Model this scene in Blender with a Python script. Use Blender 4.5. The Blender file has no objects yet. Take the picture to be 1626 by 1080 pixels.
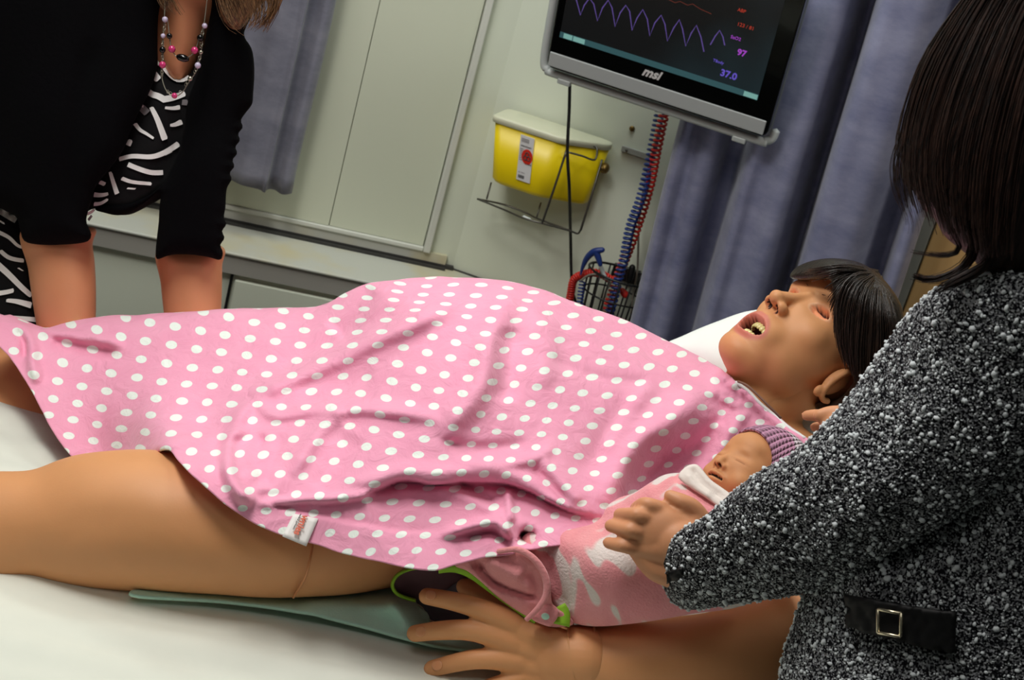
import bpy, bmesh, math, random
import numpy as np
from mathutils import Vector, Matrix, geometry, noise
random.seed(7); RNG = np.random.default_rng(7)
SC = bpy.context.scene
COL = SC.collection

# ------------------------------------------------------------------ camera
FPX = 2361.0
ROLL, PITCH = math.radians(15.7), math.radians(20)
CAM = np.array([0.0, 0.0, 1.75])
_f = np.array([0, math.cos(PITCH), -math.sin(PITCH)])
_u = np.array([0, math.sin(PITCH), math.cos(PITCH)])
_r = np.array([1.0, 0, 0])
CR = math.cos(ROLL) * _r + math.sin(ROLL) * _u
CU = math.cos(ROLL) * _u - math.sin(ROLL) * _r
camd = bpy.data.cameras.new('camera')
cam = bpy.data.objects.new('camera', camd); COL.objects.link(cam)
camd.sensor_width = 36; camd.lens = 36 * FPX / 1626
camd.clip_start = 0.05
camd.dof.use_dof = True; camd.dof.focus_distance = 1.8; camd.dof.aperture_fstop = 14.0
cam.matrix_world = Matrix(((CR[0], CU[0], -_f[0], CAM[0]), (CR[1], CU[1], -_f[1], CAM[1]), (CR[2], CU[2], -_f[2], CAM[2]), (0, 0, 0, 1)))
SC.camera = cam

def P(x, y, d):
    return CAM + d * (_f + CR * (x - 813) / FPX - CU * (y - 540) / FPX)
def PA(X, Y, D):                      # vectorised
    X = np.asarray(X, float)[:, None]; Y = np.asarray(Y, float)[:, None]; D = np.asarray(D, float)[:, None]
    return CAM + D * (_f + CR * (X - 813) / FPX - CU * (Y - 540) / FPX)
def ray(x, y):
    return _f + CR * (x - 813) / FPX - CU * (y - 540) / FPX
def projv(V):
    q = np.asarray(V) - CAM; d = q @ _f; return 813 + FPX * (q @ CR) / d, 540 - FPX * (q @ CU) / d, d
def on_z(x, y, z):
    r = ray(x, y); return (z - CAM[2]) / r[2]
def on_plane(x, y, p0, n):
    r = ray(x, y); return float(np.dot(np.array(p0) - CAM, n) / np.dot(r, n))

# ------------------------------------------------------------------ light
SC.view_settings.view_transform = 'Standard'
SC.view_settings.look = 'None'
SC.view_settings.gamma = 1
SC.view_settings.exposure = -0.2
w = bpy.data.worlds.new('world'); SC.world = w; w.use_nodes = True
w.node_tree.nodes['Background'].inputs[0].default_value = (0.62, 0.68, 0.66, 1)
w.node_tree.nodes['Background'].inputs[1].default_value = 0.05
def area(name, loc, target, size, power, col=(1, 1, 1), sy=None):
    l = bpy.data.lights.new(name, 'AREA'); l.size = size; l.energy = power; l.color = col
    if sy: l.shape = 'RECTANGLE'; l.size_y = sy
    o = bpy.data.objects.new(name, l); COL.objects.link(o); o.location = loc
    o.rotation_euler = (Vector(target) - Vector(loc)).to_track_quat('-Z', 'Y').to_euler()
    return o
area('ceiling_light', (-0.75, 1.30, 2.75), (-0.25, 1.5, 0.8), 0.7, 27, (1.0, 0.97, 0.93), 0.4)
area('ceiling_light', (-1.0, 2.0, 2.75), (-0.2, 1.8, 0.8), 0.7, 10, (1.0, 0.97, 0.93), 0.5)
area('ceiling_light', (-0.45, 0.25, 2.75), (-0.2, 1.4, 0.8), 1.0, 6, (1.0, 0.97, 0.93), 0.5)
area('ceiling_light', (1.35, 2.1, 2.75), (0.9, 3.0, 1.0), 0.6, 9, (1.0, 0.97, 0.92), 0.4)
area('ceiling_light', (-0.2, 2.6, 2.75), (0.0, 3.0, 0.9), 0.9, 13, (0.93, 1.0, 0.97), 0.5)

# ------------------------------------------------------------------ materials
MATS = {}
def lin(c):
    return tuple(((v / 255) / 12.92 if v / 255 <= 0.04045 else ((v / 255 + 0.055) / 1.055) ** 2.4) for v in c)
class N:
    def __init__(s, name):
        s.m = bpy.data.materials.new(name); s.m.use_nodes = True; s.t = s.m.node_tree; s.b = s.t.nodes['Principled BSDF']
    def n(s, t, **k):
        nd = s.t.nodes.new(t)
        for a, v in k.items():
            if a.startswith('i_'):
                nd.inputs[int(a[2:])].default_value = v
            else: setattr(nd, a, v)
        return nd
    def l(s, a, b): s.t.links.new(a, b)
    def math(s, op, a, b=None, c=None):
        nd = s.n('ShaderNodeMath', operation=op)
        for i, v in enumerate((a, b, c)):
            if v is None: continue
            if isinstance(v, (int, float)): nd.inputs[i].default_value = v
            else: s.l(v, nd.inputs[i])
        return nd.outputs[0]
    def mix(s, fac, a, b):
        nd = s.n('ShaderNodeMix', data_type='RGBA')
        for i, v in ((0, fac), (6, a), (7, b)):
            if isinstance(v, tuple): nd.inputs[i].default_value = (*v[:3], 1)
            elif isinstance(v, (int, float)): nd.inputs[i].default_value = v
            else: s.l(v, nd.inputs[i])
        return nd.outputs[2]
    def tex(s, kind='ShaderNodeTexNoise', scale=10, coord='Object', vscale=None, **k):
        tc = s.n('ShaderNodeTexCoord'); t = s.n(kind, **k)
        src = tc.outputs[coord]
        if vscale:
            mp = s.n('ShaderNodeMapping'); mp.inputs['Scale'].default_value = vscale; s.l(src, mp.inputs[0]); src = mp.outputs[0]
        s.l(src, t.inputs['Vector']); t.inputs['Scale'].default_value = scale
        return t
    def ramp(s, fac, stops):
        r = s.n('ShaderNodeValToRGB'); e = r.color_ramp.elements
        while len(e) < len(stops): e.new(0.5)
        for el, (p, c) in zip(e, stops): el.position = p; el.color = (*c, 1)
        s.l(fac, r.inputs[0]); return r.outputs[0]
    def bump(s, h, strength=0.3, dist=0.002):
        b = s.n('ShaderNodeBump'); b.inputs['Strength'].default_value = strength; b.inputs['Distance'].default_value = dist
        s.l(h, b.inputs['Height']); s.l(b.outputs[0], s.b.inputs['Normal'])
    def col(s, c):
        if isinstance(c, tuple): s.b.inputs['Base Color'].default_value = (*c[:3], 1)
        else: s.l(c, s.b.inputs['Base Color'])
def simple(name, rgb, rough=0.5, metal=0.0, var=0.08, nscale=30, bump=0.0, bdist=0.001, spec=0.5, sheen=0, trans=0, alpha=None, coat=0, bscale=None):
    m = N(name); c = lin(rgb)
    nz = m.tex(scale=nscale); nz.inputs['Detail'].default_value = 4
    m.col(m.mix(nz.outputs[0], tuple(v * (1 - var) for v in c), tuple(min(1, v * (1 + var)) for v in c)))
    m.b.inputs['Roughness'].default_value = rough; m.b.inputs['Metallic'].default_value = metal
    m.b.inputs['Specular IOR Level'].default_value = spec
    if sheen: m.b.inputs['Sheen Weight'].default_value = sheen
    if trans: m.b.inputs['Transmission Weight'].default_value = trans
    if coat: m.b.inputs['Coat Weight'].default_value = coat
    if alpha is not None: m.b.inputs['Alpha'].default_value = alpha
    if bump:
        b2 = m.tex(scale=bscale or nscale * 8); m.bump(b2.outputs[0], bump, bdist)
    MATS[name] = m.m; return m.m
def skin_mat(name, rgb, rough=0.42, tint=True, spec=0.4, var=0.1):
    m = N(name); c = lin(rgb)
    nz = m.tex(scale=14); nz.inputs['Detail'].default_value = 5
    base = m.mix(nz.outputs[0], tuple(v * (1 - var) for v in c), tuple(v * (1 + var) for v in c))
    if tint:
        a = m.n('ShaderNodeAttribute', attribute_name='tint')
        base = m.mix(a.outputs['Alpha'], base, a.outputs['Color'])
    m.col(base); m.b.inputs['Roughness'].default_value = rough; m.b.inputs['Specular IOR Level'].default_value = spec
    m.b.inputs['Subsurface Weight'].default_value = 0.12; m.b.inputs['Subsurface Radius'].default_value = (0.012, 0.005, 0.003)
    m.b.inputs['Subsurface Scale'].default_value = 0.5
    b2 = m.tex(scale=420); m.bump(b2.outputs[0], 0.12, 0.0006)
    MATS[name] = m.m; return m.m
skin_mat('dummy_skin', (216, 154, 104), 0.52, spec=0.35); skin_mat('plain_skin', (206, 140, 92), 0.42, tint=False)
skin_mat('person_skin', (216, 150, 108), 0.5)
skin_mat('hand_skin', (214, 150, 108), 0.5, tint=False); skin_mat('nail_skin', (222, 156, 112), 0.3, tint=False)
skin_mat('infant_skin', (205, 144, 96), 0.58, spec=0.3)

# polka dot cotton: dots sit on whole-number UVs
m = N('polka_cotton')
uv = m.n('ShaderNodeUVMap'); uv.uv_map = 'UVMap'
nzw = m.tex(scale=26); nzw.inputs['Detail'].default_value = 2
sx = m.n('ShaderNodeSeparateXYZ'); m.l(uv.outputs[0], sx.inputs[0])
fx = m.math('SUBTRACT', m.math('FRACT', m.math('ADD', sx.outputs[0], 100.5)), 0.5)
fy = m.math('SUBTRACT', m.math('FRACT', m.math('ADD', sx.outputs[1], 100.5)), 0.5)
dd = m.math('SQRT', m.math('ADD', m.math('MULTIPLY', fx, fx), m.math('MULTIPLY', fy, fy)))
dot = m.n('ShaderNodeMapRange'); m.l(dd, dot.inputs[0]); dot.inputs[1].default_value = 0.232; dot.inputs[2].default_value = 0.208
wv = m.tex(scale=900); 
pk = m.mix(nzw.outputs[0], lin((236, 154, 184)), lin((243, 170, 196)))
m.col(m.mix(dot.outputs[0], pk, lin((236, 244, 236))))
m.b.inputs['Roughness'].default_value = 0.8; m.b.inputs['Specular IOR Level'].default_value = 0.25; m.b.inputs['Sheen Weight'].default_value = 0.2
wr = m.tex(scale=38); wr.inputs['Detail'].default_value = 6; wr.inputs['Distortion'].default_value = 1.2
m.bump(wr.outputs[0], 0.5, 0.006); MATS['polka_cotton'] = m.m

# tweed
m = N('tweed')
v1 = m.tex('ShaderNodeTexVoronoi', scale=330); v2 = m.tex('ShaderNodeTexVoronoi', scale=620)
nz = m.tex(scale=90)
r1 = m.ramp(v2.outputs['Color'], [(0.0, (0.006, 0.006, 0.009)), (0.50, (0.008, 0.008, 0.011)), (0.58, (0.26, 0.27, 0.29)), (0.9, (0.5, 0.52, 0.53))])
r2 = m.ramp(v1.outputs['Distance'], [(0.0, (1, 1, 1)), (0.55, (0, 0, 0))])
m.col(m.mix(0.25, r1, lin((10, 10, 13))))
m.b.inputs['Roughness'].default_value = 0.95; m.b.inputs['Specular IOR Level'].default_value = 0.1
m.bump(v1.outputs['Distance'], 1.0, 0.003); MATS['tweed'] = m.m
simple('tweed_bobble', (214, 220, 222), 0.9, var=0.15, nscale=60, spec=0.1)
simple('black_knit', (5, 5, 7), 0.95, spec=0.08, bump=0.3, bdist=0.002, bscale=160)
simple('black_cloth', (9, 9, 11), 0.8, spec=0.2, bump=0.3, bscale=300)
simple('white_print', (232, 232, 230), 0.85, spec=0.1)
simple('grey_print', (120, 116, 118), 0.85, spec=0.1)
def hair_mat(name, a, b, vs=(60, 60, 6), rough=0.38, spec=0.35):
    m = N(name); t = m.tex(scale=1.0, vscale=vs, coord='Object'); t.inputs['Scale'].default_value = 5; t.inputs['Detail'].default_value = 6
    m.col(m.ramp(t.outputs[0], [(0.35, lin(a)), (0.7, lin(b))])); m.b.inputs['Roughness'].default_value = rough; m.b.inputs['Specular IOR Level'].default_value = spec
    m.bump(t.outputs[0], 0.4, 0.003); MATS[name] = m.m
hair_mat('wig_hair', (20, 14, 11), (46, 32, 24), rough=0.34, spec=0.45)
hair_mat('dark_hair', (14, 10, 9), (58, 38, 30), rough=0.42, spec=0.3)
hair_mat('fair_hair', (60, 40, 26), (150, 112, 76), rough=0.45)
simple('sheet', (222, 226, 214), 0.85, bump=0.2, bdist=0.004, bscale=25, spec=0.2, var=0.03)
simple('pillowcase', (236, 240, 236), 0.85, bump=0.2, bdist=0.004, bscale=30, spec=0.2, var=0.02)
simple('mint_towel', (186, 228, 210), 0.95, bump=0.35, bdist=0.001, bscale=420, spec=0.1, sheen=0.3)
simple('lime', (140, 190, 40), 0.7); simple('maroon_lining', (96, 66, 74), 0.9); simple('grey_lining', (110, 104, 116), 0.9)
simple('pink_flannel', (226, 148, 150), 0.95, bump=0.5, bdist=0.002, bscale=300, sheen=0.3, spec=0.1)
m = N('fleece')      # pink fleece with pale swirls
nz = m.tex(scale=9.0); nz.inputs['Distortion'].default_value = 2.2; nz.inputs['Detail'].default_value = 1.0
m.col(m.ramp(nz.outputs[0], [(0.40, lin((232, 150, 156))), (0.53, lin((236, 160, 164))), (0.57, lin((226, 214, 208))), (0.66, lin((228, 218, 212)))]))
m.b.inputs['Roughness'].default_value = 0.98; m.b.inputs['Specular IOR Level'].default_value = 0.1; m.b.inputs['Sheen Weight'].default_value = 0.3
t = m.tex(scale=330); m.bump(t.outputs[0], 0.6, 0.002); MATS['fleece'] = m.m
simple('white_fleece', (232, 222, 214), 0.95, bump=0.4, bscale=300, spec=0.1)
m = N('knit')        # ribbed knit of the little hat
tc = m.n('ShaderNodeTexCoord'); uvn = m.n('ShaderNodeUVMap'); uvn.uv_map = 'UVMap'; sp = m.n('ShaderNodeSeparateXYZ'); m.l(uvn.outputs[0], sp.inputs[0])
s1 = m.math('SINE', m.math('MULTIPLY', sp.outputs[0], 6.2832 * 34)); s2 = m.math('SINE', m.math('MULTIPLY', sp.outputs[1], 6.2832 * 17))
hh = m.math('MULTIPLY', m.math('ADD', s1, 1.3), m.math('ADD', s2, 1.6))
wf = m.ramp(sp.outputs[1], [(0.0, lin((206, 150, 180))), (0.42, lin((206, 150, 180))), (0.44, lin((230, 214, 222))), (0.62, lin((230, 214, 222))), (0.64, lin((206, 150, 180)))])
m.col(wf); m.b.inputs['Roughness'].default_value = 0.95; m.bump(hh, 0.9, 0.002); MATS['knit'] = m.m
def curtain_mat(name, a, b):
    m = N(name)
    t = m.tex(scale=6, vscale=(1, 1, 2.5)); t.inputs['Detail'].default_value = 8; t.inputs['Roughness'].default_value = 0.7
    m.col(m.ramp(t.outputs[0], [(0.3, lin(a)), (0.7, lin(b))])); m.b.inputs['Roughness'].default_value = 0.75; m.b.inputs['Sheen Weight'].default_value = 0.25
    m.b.inputs['Specular IOR Level'].default_value = 0.25
    t2 = m.tex(scale=500); m.bump(t2.outputs[0], 0.2, 0.001); MATS[name] = m.m
curtain_mat('curtain_cloth', (104, 108, 140), (150, 152, 178))
curtain_mat('curtain_cloth_left', (100, 101, 116), (138, 138, 150))
simple('wall_paint', (212, 218, 200), 0.6, var=0.02, nscale=3, bump=0.05)
simple('panel_paint', (206, 211, 190), 0.5, var=0.02, nscale=3, bump=0.05)
simple('sill_paint', (196, 196, 184), 0.5, var=0.05, nscale=8, bump=0.1)
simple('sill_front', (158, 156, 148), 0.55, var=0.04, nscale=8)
simple('frame_paint', (206, 208, 198), 0.5, var=0.03)
m = N('stained_sill')
t = m.tex(scale=5); t.inputs['Detail'].default_value = 6
m.col(m.ramp(t.outputs[0], [(0.50, lin((190, 192, 182))), (0.75, lin((198, 186, 140)))])); m.b.inputs['Roughness'].default_value = 0.5; MATS['stained_sill'] = m.m
simple('dark_track', (52, 52, 50), 0.6, var=0.4, nscale=40)
simple('floor_vinyl', (120, 124, 120), 0.5)
simple('ceiling_tile', (200, 200, 195), 0.9)
simple('yellow_plastic', (240, 212, 10), 0.35, var=0.02)
m = N('clear_lid'); m.col(lin((238, 238, 208))); m.b.inputs['Roughness'].default_value = 0.35; m.b.inputs['Transmission Weight'].default_value = 0.25; MATS['clear_lid'] = m.m
simple('label_white', (226, 226, 226), 0.6, var=0.01); simple('ink', (70, 66, 66), 0.7); simple('red_ink', (222, 44, 20), 0.6)
simple('wire_metal', (96, 94, 88), 0.35, metal=0.8); simple('black_wire', (12, 12, 13), 0.4); simple('brass', (120, 96, 50), 0.4, metal=0.8)
simple('black_gloss', (3, 3, 4), 0.12, var=0.0, coat=0.3); simple('silver', (184, 190, 190), 0.5, metal=0.0, var=0.02)
simple('white_plastic', (204, 212, 210), 0.35, var=0.02); simple('grey_plastic', (150, 152, 144), 0.5)
simple('black_rubber', (8, 8, 9), 0.5); simple('red_coil', (206, 40, 30), 0.4); simple('blue_coil', (34, 60, 130), 0.4); simple('blue_plastic', (26, 52, 120), 0.4)
simple('grey_cable', (128, 122, 110), 0.5)
m = N('clear_rail'); m.col((0.75, 0.82, 0.84)); m.b.inputs['Roughness'].default_value = 0.12; m.b.inputs['Transmission Weight'].default_value = 0.55; MATS['clear_rail'] = m.m
simple('teeth', (226, 216, 150), 0.25, var=0.03); simple('tongue', (150, 96, 58), 0.4)
simple('chrome', (214, 204, 176), 0.22, metal=0.9); simple('strap_black', (8, 8, 9), 0.55, spec=0.3)
simple('bead_black', (6, 6, 7), 0.15); simple('bead_pink', (196, 50, 110), 0.2, coat=0.5); simple('bead_pearl', (190, 180, 205), 0.2, coat=0.5); simple('chain', (170, 166, 150), 0.3, metal=0.9)
m = N('wood')
t = m.tex(scale=3.0, vscale=(8, 8, 0.8)); t.inputs['Detail'].default_value = 6
m.col(m.ramp(t.outputs[0], [(0.3, lin((196, 150, 92))), (0.7, lin((224, 184, 124)))])); m.b.inputs['Roughness'].default_value = 0.45; MATS['wood'] = m.m
simple('tag_white', (240, 238, 234), 0.6, var=0.01); simple('tag_red', (212, 96, 66), 0.6); simple('brow', (120, 86, 70), 0.8)
def emit(name, rgb, s):
    m = N(name); c = lin(rgb); m.b.inputs['Base Color'].default_value = (0, 0, 0, 1); m.b.inputs['Roughness'].default_value = 0.25
    m.b.inputs['Emission Color'].default_value = (*c, 1); m.b.inputs['Emission Strength'].default_value = s; MATS[name] = m.m
emit('scr_bar', (52, 84, 88), 1.0); emit('scr_cell', (120, 168, 160), 1.0); emit('scr_violet', (92, 74, 140), 1.0); emit('scr_purple', (160, 70, 190), 1.0)
emit('scr_blue', (100, 84, 190), 1.0); emit('scr_red', (170, 56, 40), 1.0); emit('scr_dimred', (90, 44, 36), 1.0)
m = N('screen')
t = m.tex(scale=4.0); t.inputs['Detail'].default_value = 2
m.b.inputs['Base Color'].default_value = (0.004, 0.005, 0.006, 1); m.b.inputs['Roughness'].default_value = 0.2
m.l(m.ramp(t.outputs[0], [(0.45, (0.006, 0.006, 0.006)), (0.7, (0.012, 0.022, 0.026))]), m.b.inputs['Emission Color']); m.b.inputs['Emission Strength'].default_value = 1.0; MATS['screen'] = m.m

# ------------------------------------------------------------------ object helpers
def link(name, me, mats, parent=None, smooth=True):
    if not isinstance(mats, (list, tuple)): mats = [mats]
    for k in mats: me.materials.append(MATS[k] if isinstance(k, str) else k)
    if smooth: me.polygons.foreach_set('use_smooth', [True] * len(me.polygons))
    o = bpy.data.objects.new(name, me); COL.objects.link(o)
    if parent is not None: o.parent = parent; o.matrix_parent_inverse = Matrix.Identity(4)
    me.update(); return o
def obj(name, vf, mats, parent=None, smooth=True, mi=None, uvs=None):
    V, Fc = vf; me = bpy.data.meshes.new(name)
    off = parent_off(parent)
    V = np.asarray(V, float) - off
    me.from_pydata(V.tolist(), [], [tuple(int(i) for i in f) for f in Fc])
    if mi is not None: me.polygons.foreach_set('material_index', np.asarray(mi, np.int32))
    if uvs is not None:
        ul = me.uv_layers.new(name='UVMap'); idx = np.zeros(len(me.loops), np.int32); me.loops.foreach_get('vertex_index', idx)
        ul.data.foreach_set('uv', np.asarray(uvs)[idx].astype(np.float32).ravel())
    return link(name, me, mats, parent, smooth)
def parent_off(p):
    off = np.zeros(3)
    while p is not None: off += np.array(p.location); p = p.parent
    return off
def thing(name, label, cat, loc=(0, 0, 0), group=None):
    o = bpy.data.objects.new(name, None); COL.objects.link(o); o.location = tuple(float(v) for v in loc)
    o.empty_display_size = 0.05; o['label'] = label; o['category'] = cat
    if group: o['group'] = group
    return o
def tag(o, label, cat, group=None, kind=None):
    o['label'] = label; o['category'] = cat
    if group: o['group'] = group
    if kind: o['kind'] = kind
    return o
def struct(o, label=None):
    o['kind'] = 'structure'
    if label: o['label'] = label
    return o
def join(parts):
    V = []; Fc = []; n = 0
    for v, f in parts:
        v = np.asarray(v, float); V.append(v); Fc += [tuple(int(i) + n for i in q) for q in f]; n += len(v)
    return np.vstack(V), Fc
def catmull(pts, n=8, closed=False):
    pts = np.asarray(pts, float); out = []; m_ = len(pts)
    rng = range(m_ if closed else m_ - 1)
    for i in rng:
        if closed: p0, p1, p2, p3 = pts[i - 1], pts[i], pts[(i + 1) % m_], pts[(i + 2) % m_]
        else: p0, p1, p2, p3 = pts[max(i - 1, 0)], pts[i], pts[i + 1], pts[min(i + 2, m_ - 1)]
        for k in range(n):
            t = k / n
            out.append(0.5 * (2 * p1 + (p2 - p0) * t + (2 * p0 - 5 * p1 + 4 * p2 - p3) * t * t + (3 * p1 - p0 - 3 * p2 + p3) * t ** 3))
    if not closed: out.append(pts[-1])
    return np.array(out)
def resample(poly, step, closed=True):
    poly = np.asarray(poly, float); q = np.vstack([poly, poly[:1]]) if closed else poly
    seg = np.linalg.norm(np.diff(q, axis=0), axis=1); s = np.concatenate([[0], np.cumsum(seg)]); n = max(3, int(s[-1] / step))
    t = np.linspace(0, s[-1], n + 1); 
    if closed: t = t[:-1]
    return np.stack([np.interp(t, s, q[:, k]) for k in range(q.shape[1])], 1)
def sweep(pts, rad, ns=12, smooth=4, hint=None, cap=True, flat=None):
    """tube through pts; rad = scalars or (a,b) pairs; a along hint side"""
    pts = np.asarray(pts, float); rad = np.array([(r, r) if np.isscalar(r) else r for r in (rad if hasattr(rad, '__len__') else [rad] * len(pts))], float)
    if smooth > 1:
        both = catmull(np.hstack([pts, rad]), smooth); pts, rad = both[:, :3], np.maximum(both[:, 3:], 1e-4)
    T = np.gradient(pts, axis=0); T /= np.linalg.norm(T, axis=1)[:, None] + 1e-12
    if hint is None:
        hint = np.array([0, 0, 1.0]) if abs(T[0][2]) < 0.9 else np.array([0, 1.0, 0])
    a = np.cross(T[0], hint); a /= np.linalg.norm(a); V = []
    for i in range(len(pts)):
        a = a - T[i] * (a @ T[i]); a /= np.linalg.norm(a); b = np.cross(T[i], a)
        for k in range(ns):
            th = 2 * math.pi * k / ns
            V.append(pts[i] + a * math.cos(th) * rad[i][0] + b * math.sin(th) * rad[i][1])
    Fc = []; L = len(pts)
    for i in range(L - 1):
        for k in range(ns):
            k2 = (k + 1) % ns; Fc.append((i * ns + k, i * ns + k2, (i + 1) * ns + k2, (i + 1) * ns + k))
    if cap:
        # rounded caps
        base = len(V); r0 = rad[0].mean(); r1 = rad[-1].mean()
        V.append(pts[0] - T[0] * r0 * 0.6); V.append(pts[-1] + T[-1] * r1 * 0.6)
        for k in range(ns):
            k2 = (k + 1) % ns; Fc.append((base, k2, k)); Fc.append((base + 1, (L - 1) * ns + k, (L - 1) * ns + k2))
    return np.array(V), Fc
def capsule(pts, rad, ns=14, smooth=4, hint=None):
    """closed tube with properly round ends"""
    pts = [np.array(p, float) for p in pts]; rad = [(r, r) if np.isscalar(r) else tuple(r) for r in rad]
    t0 = pts[0] - pts[1]; t0 /= np.linalg.norm(t0); t1 = pts[-1] - pts[-2]; t1 /= np.linalg.norm(t1)
    if smooth > 1:
        both = catmull(np.hstack([np.array(pts), np.array(rad)]), smooth); pts = list(both[:, :3]); rad = [tuple(r) for r in np.maximum(both[:, 3:], 1e-4)]
    pre = []; prr = []; r = np.mean(rad[0])
    for a in (88, 70, 50, 30, 14):
        s = math.sin(math.radians(a)); c = math.cos(math.radians(a)); pre.append(pts[0] + t0 * r * s); prr.append((rad[0][0] * c, rad[0][1] * c))
    post = []; por = []; r = np.mean(rad[-1])
    for a in (14, 30, 50, 70, 88):
        s = math.sin(math.radians(a)); c = math.cos(math.radians(a)); post.append(pts[-1] + t1 * r * s); por.append((rad[-1][0] * c, rad[-1][1] * c))
    return sweep(pre + pts + post, prr + rad + por, ns, 1, hint)
def ellipsoid(c, r, M=None, nu=20, nv=12):
    V = []; Fc = []
    for j in range(1, nv):
        ph = math.pi * j / nv
        for i in range(nu):
            th = 2 * math.pi * i / nu
            V.append((math.sin(ph) * math.cos(th) * r[0], math.sin(ph) * math.sin(th) * r[1], math.cos(ph) * r[2]))
    V.append((0, 0, r[2])); V.append((0, 0, -r[2])); V = np.array(V)
    if M is not None: V = V @ np.asarray(M).T
    V = V + np.array(c, float); t = len(V) - 2
    for j in range(nv - 2):
        for i in range(nu):
            i2 = (i + 1) % nu; Fc.append((j * nu + i, (j + 1) * nu + i, (j + 1) * nu + i2, j * nu + i2))
    for i in range(nu):
        i2 = (i + 1) % nu; Fc.append((t, i, i2)); Fc.append((t + 1, (nv - 2) * nu + i2, (nv - 2) * nu + i))
    return V, Fc
def box(c, ax, h):
    """box at c, axes rows ax (3x3), half sizes h"""
    c = np.array(c, float); ax = np.array(ax, float); V = []
    for sx in (-1, 1):
        for sy in (-1, 1):
            for sz in (-1, 1): V.append(c + ax[0] * sx * h[0] + ax[1] * sy * h[1] + ax[2] * sz * h[2])
    return np.array(V), [(0, 1, 3, 2), (4, 6, 7, 5), (0, 4, 5, 1), (2, 3, 7, 6), (0, 2, 6, 4), (1, 5, 7, 3)]
def bevelled(o, wd, seg=3):
    b = o.modifiers.new('bevel', 'BEVEL'); b.width = wd; b.segments = seg; b.limit_method = 'ANGLE'; return o
def prism(outline, p0, ex, ey, ez, t):
    """extrude a 2D outline (metres, axes ex,ey) by t along ez"""
    o = np.array(outline, float); n = len(o); A = np.array(p0) + o[:, :1] * np.array(ex) + o[:, 1:2] * np.array(ey); B = A + np.array(ez) * t
    return np.vstack([A, B]), [tuple(range(n))[::-1], tuple(range(n, 2 * n))] + [(i, (i + 1) % n, n + (i + 1) % n, n + i) for i in range(n)]
def rrect(w_, h_, r, n=6):
    out = []
    for cx, cy, a0 in ((w_ - r, h_ - r, 0), (-w_ + r, h_ - r, 90), (-w_ + r, -h_ + r, 180), (w_ - r, -h_ + r, 270)):
        for k in range(n + 1):
            a = math.radians(a0 + 90 * k / n); out.append((cx + r * math.cos(a), cy + r * math.sin(a)))
    return out
def fuse(vf, voxel, smooth_it=6, factor=0.5):
    """fuse overlapping closed shapes into one continuous surface"""
    V, Fc = vf; me = bpy.data.meshes.new('tmp'); me.from_pydata(np.asarray(V).tolist(), [], [tuple(f) for f in Fc])
    o = bpy.data.objects.new('tmp', me); COL.objects.link(o)
    r = o.modifiers.new('r', 'REMESH'); r.mode = 'VOXEL'; r.voxel_size = voxel
    if smooth_it: s = o.modifiers.new('s', 'SMOOTH'); s.iterations = smooth_it; s.factor = factor
    dg = bpy.context.evaluated_depsgraph_get(); e = o.evaluated_get(dg); m2 = bpy.data.meshes.new_from_object(e)
    n = len(m2.vertices); co = np.zeros(n * 3); m2.vertices.foreach_get('co', co); F2 = [tuple(p.vertices) for p in m2.polygons]
    bpy.data.objects.remove(o); bpy.data.meshes.remove(me); bpy.data.meshes.remove(m2)
    return co.reshape(-1, 3), F2
def set_tint(o, rgba):
    """per-vertex colour: where the thing itself has that colour"""
    a = o.data.attributes.new('tint', 'FLOAT_COLOR', 'POINT'); a.data.foreach_set('color', np.asarray(rgba, np.float32).ravel())

# ---- fields in the photograph's frame, used to place real, thick surfaces
def seg_dist(Q, poly, closed=True):
    Q = np.asarray(Q, float); A = np.asarray(poly, float)[:, :2]; B = np.roll(A, -1, 0) if closed else A[1:]
    if not closed: A = A[:-1]
    best = np.full(len(Q), 1e9); side = np.zeros(len(Q)); par = np.zeros(len(Q))
    for i in range(len(A)):
        ab = B[i] - A[i]; L2 = ab @ ab + 1e-9; t = np.clip(((Q - A[i]) @ ab) / L2, 0, 1); pr = A[i] + t[:, None] * ab; dv = Q - pr
        dist = np.hypot(dv[:, 0], dv[:, 1]); mk = dist < best; best[mk] = dist[mk]
        side[mk] = (ab[0] * dv[:, 1] - ab[1] * dv[:, 0])[mk]; par[mk] = (i + t)[mk]
    return best, side, par / max(1, len(A))
def tps(ctrl, reg=1e-4):
    c = np.asarray(ctrl, float); X = c[:, :2] / 100; n = len(X)
    if n < 3:
        v = c[:, 2].mean(); return lambda Q: np.full(len(Q), v)
    r = np.linalg.norm(X[:, None] - X[None], axis=2); K = np.where(r > 0, r * r * np.log(r + 1e-12), 0) + reg * 50 * np.eye(n)
    Pm = np.hstack([np.ones((n, 1)), X]); A = np.zeros((n + 3, n + 3)); A[:n, :n] = K; A[:n, n:] = Pm; A[n:, :n] = Pm.T
    sol = np.linalg.lstsq(A, np.concatenate([c[:, 2], [0, 0, 0]]), rcond=None)[0]
    def fn(Q):
        Q = np.asarray(Q, float) / 100; r = np.linalg.norm(Q[:, None] - X[None], axis=2)
        return np.where(r > 0, r * r * np.log(r + 1e-12), 0) @ sol[:n] + np.hstack([np.ones((len(Q), 1)), Q]) @ sol[n:]
    return fn
def inside(Q, poly):
    x, y = Q[:, 0], Q[:, 1]; c = np.zeros(len(Q), bool); p = np.asarray(poly); j = len(p) - 1
    for i in range(len(p)):
        xi, yi = p[i]; xj, yj = p[j]
        c ^= ((yi > y) != (yj > y)) & (x < (xj - xi) * (y - yi) / (yj - yi + 1e-12) + xi); j = i
    return c
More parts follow.
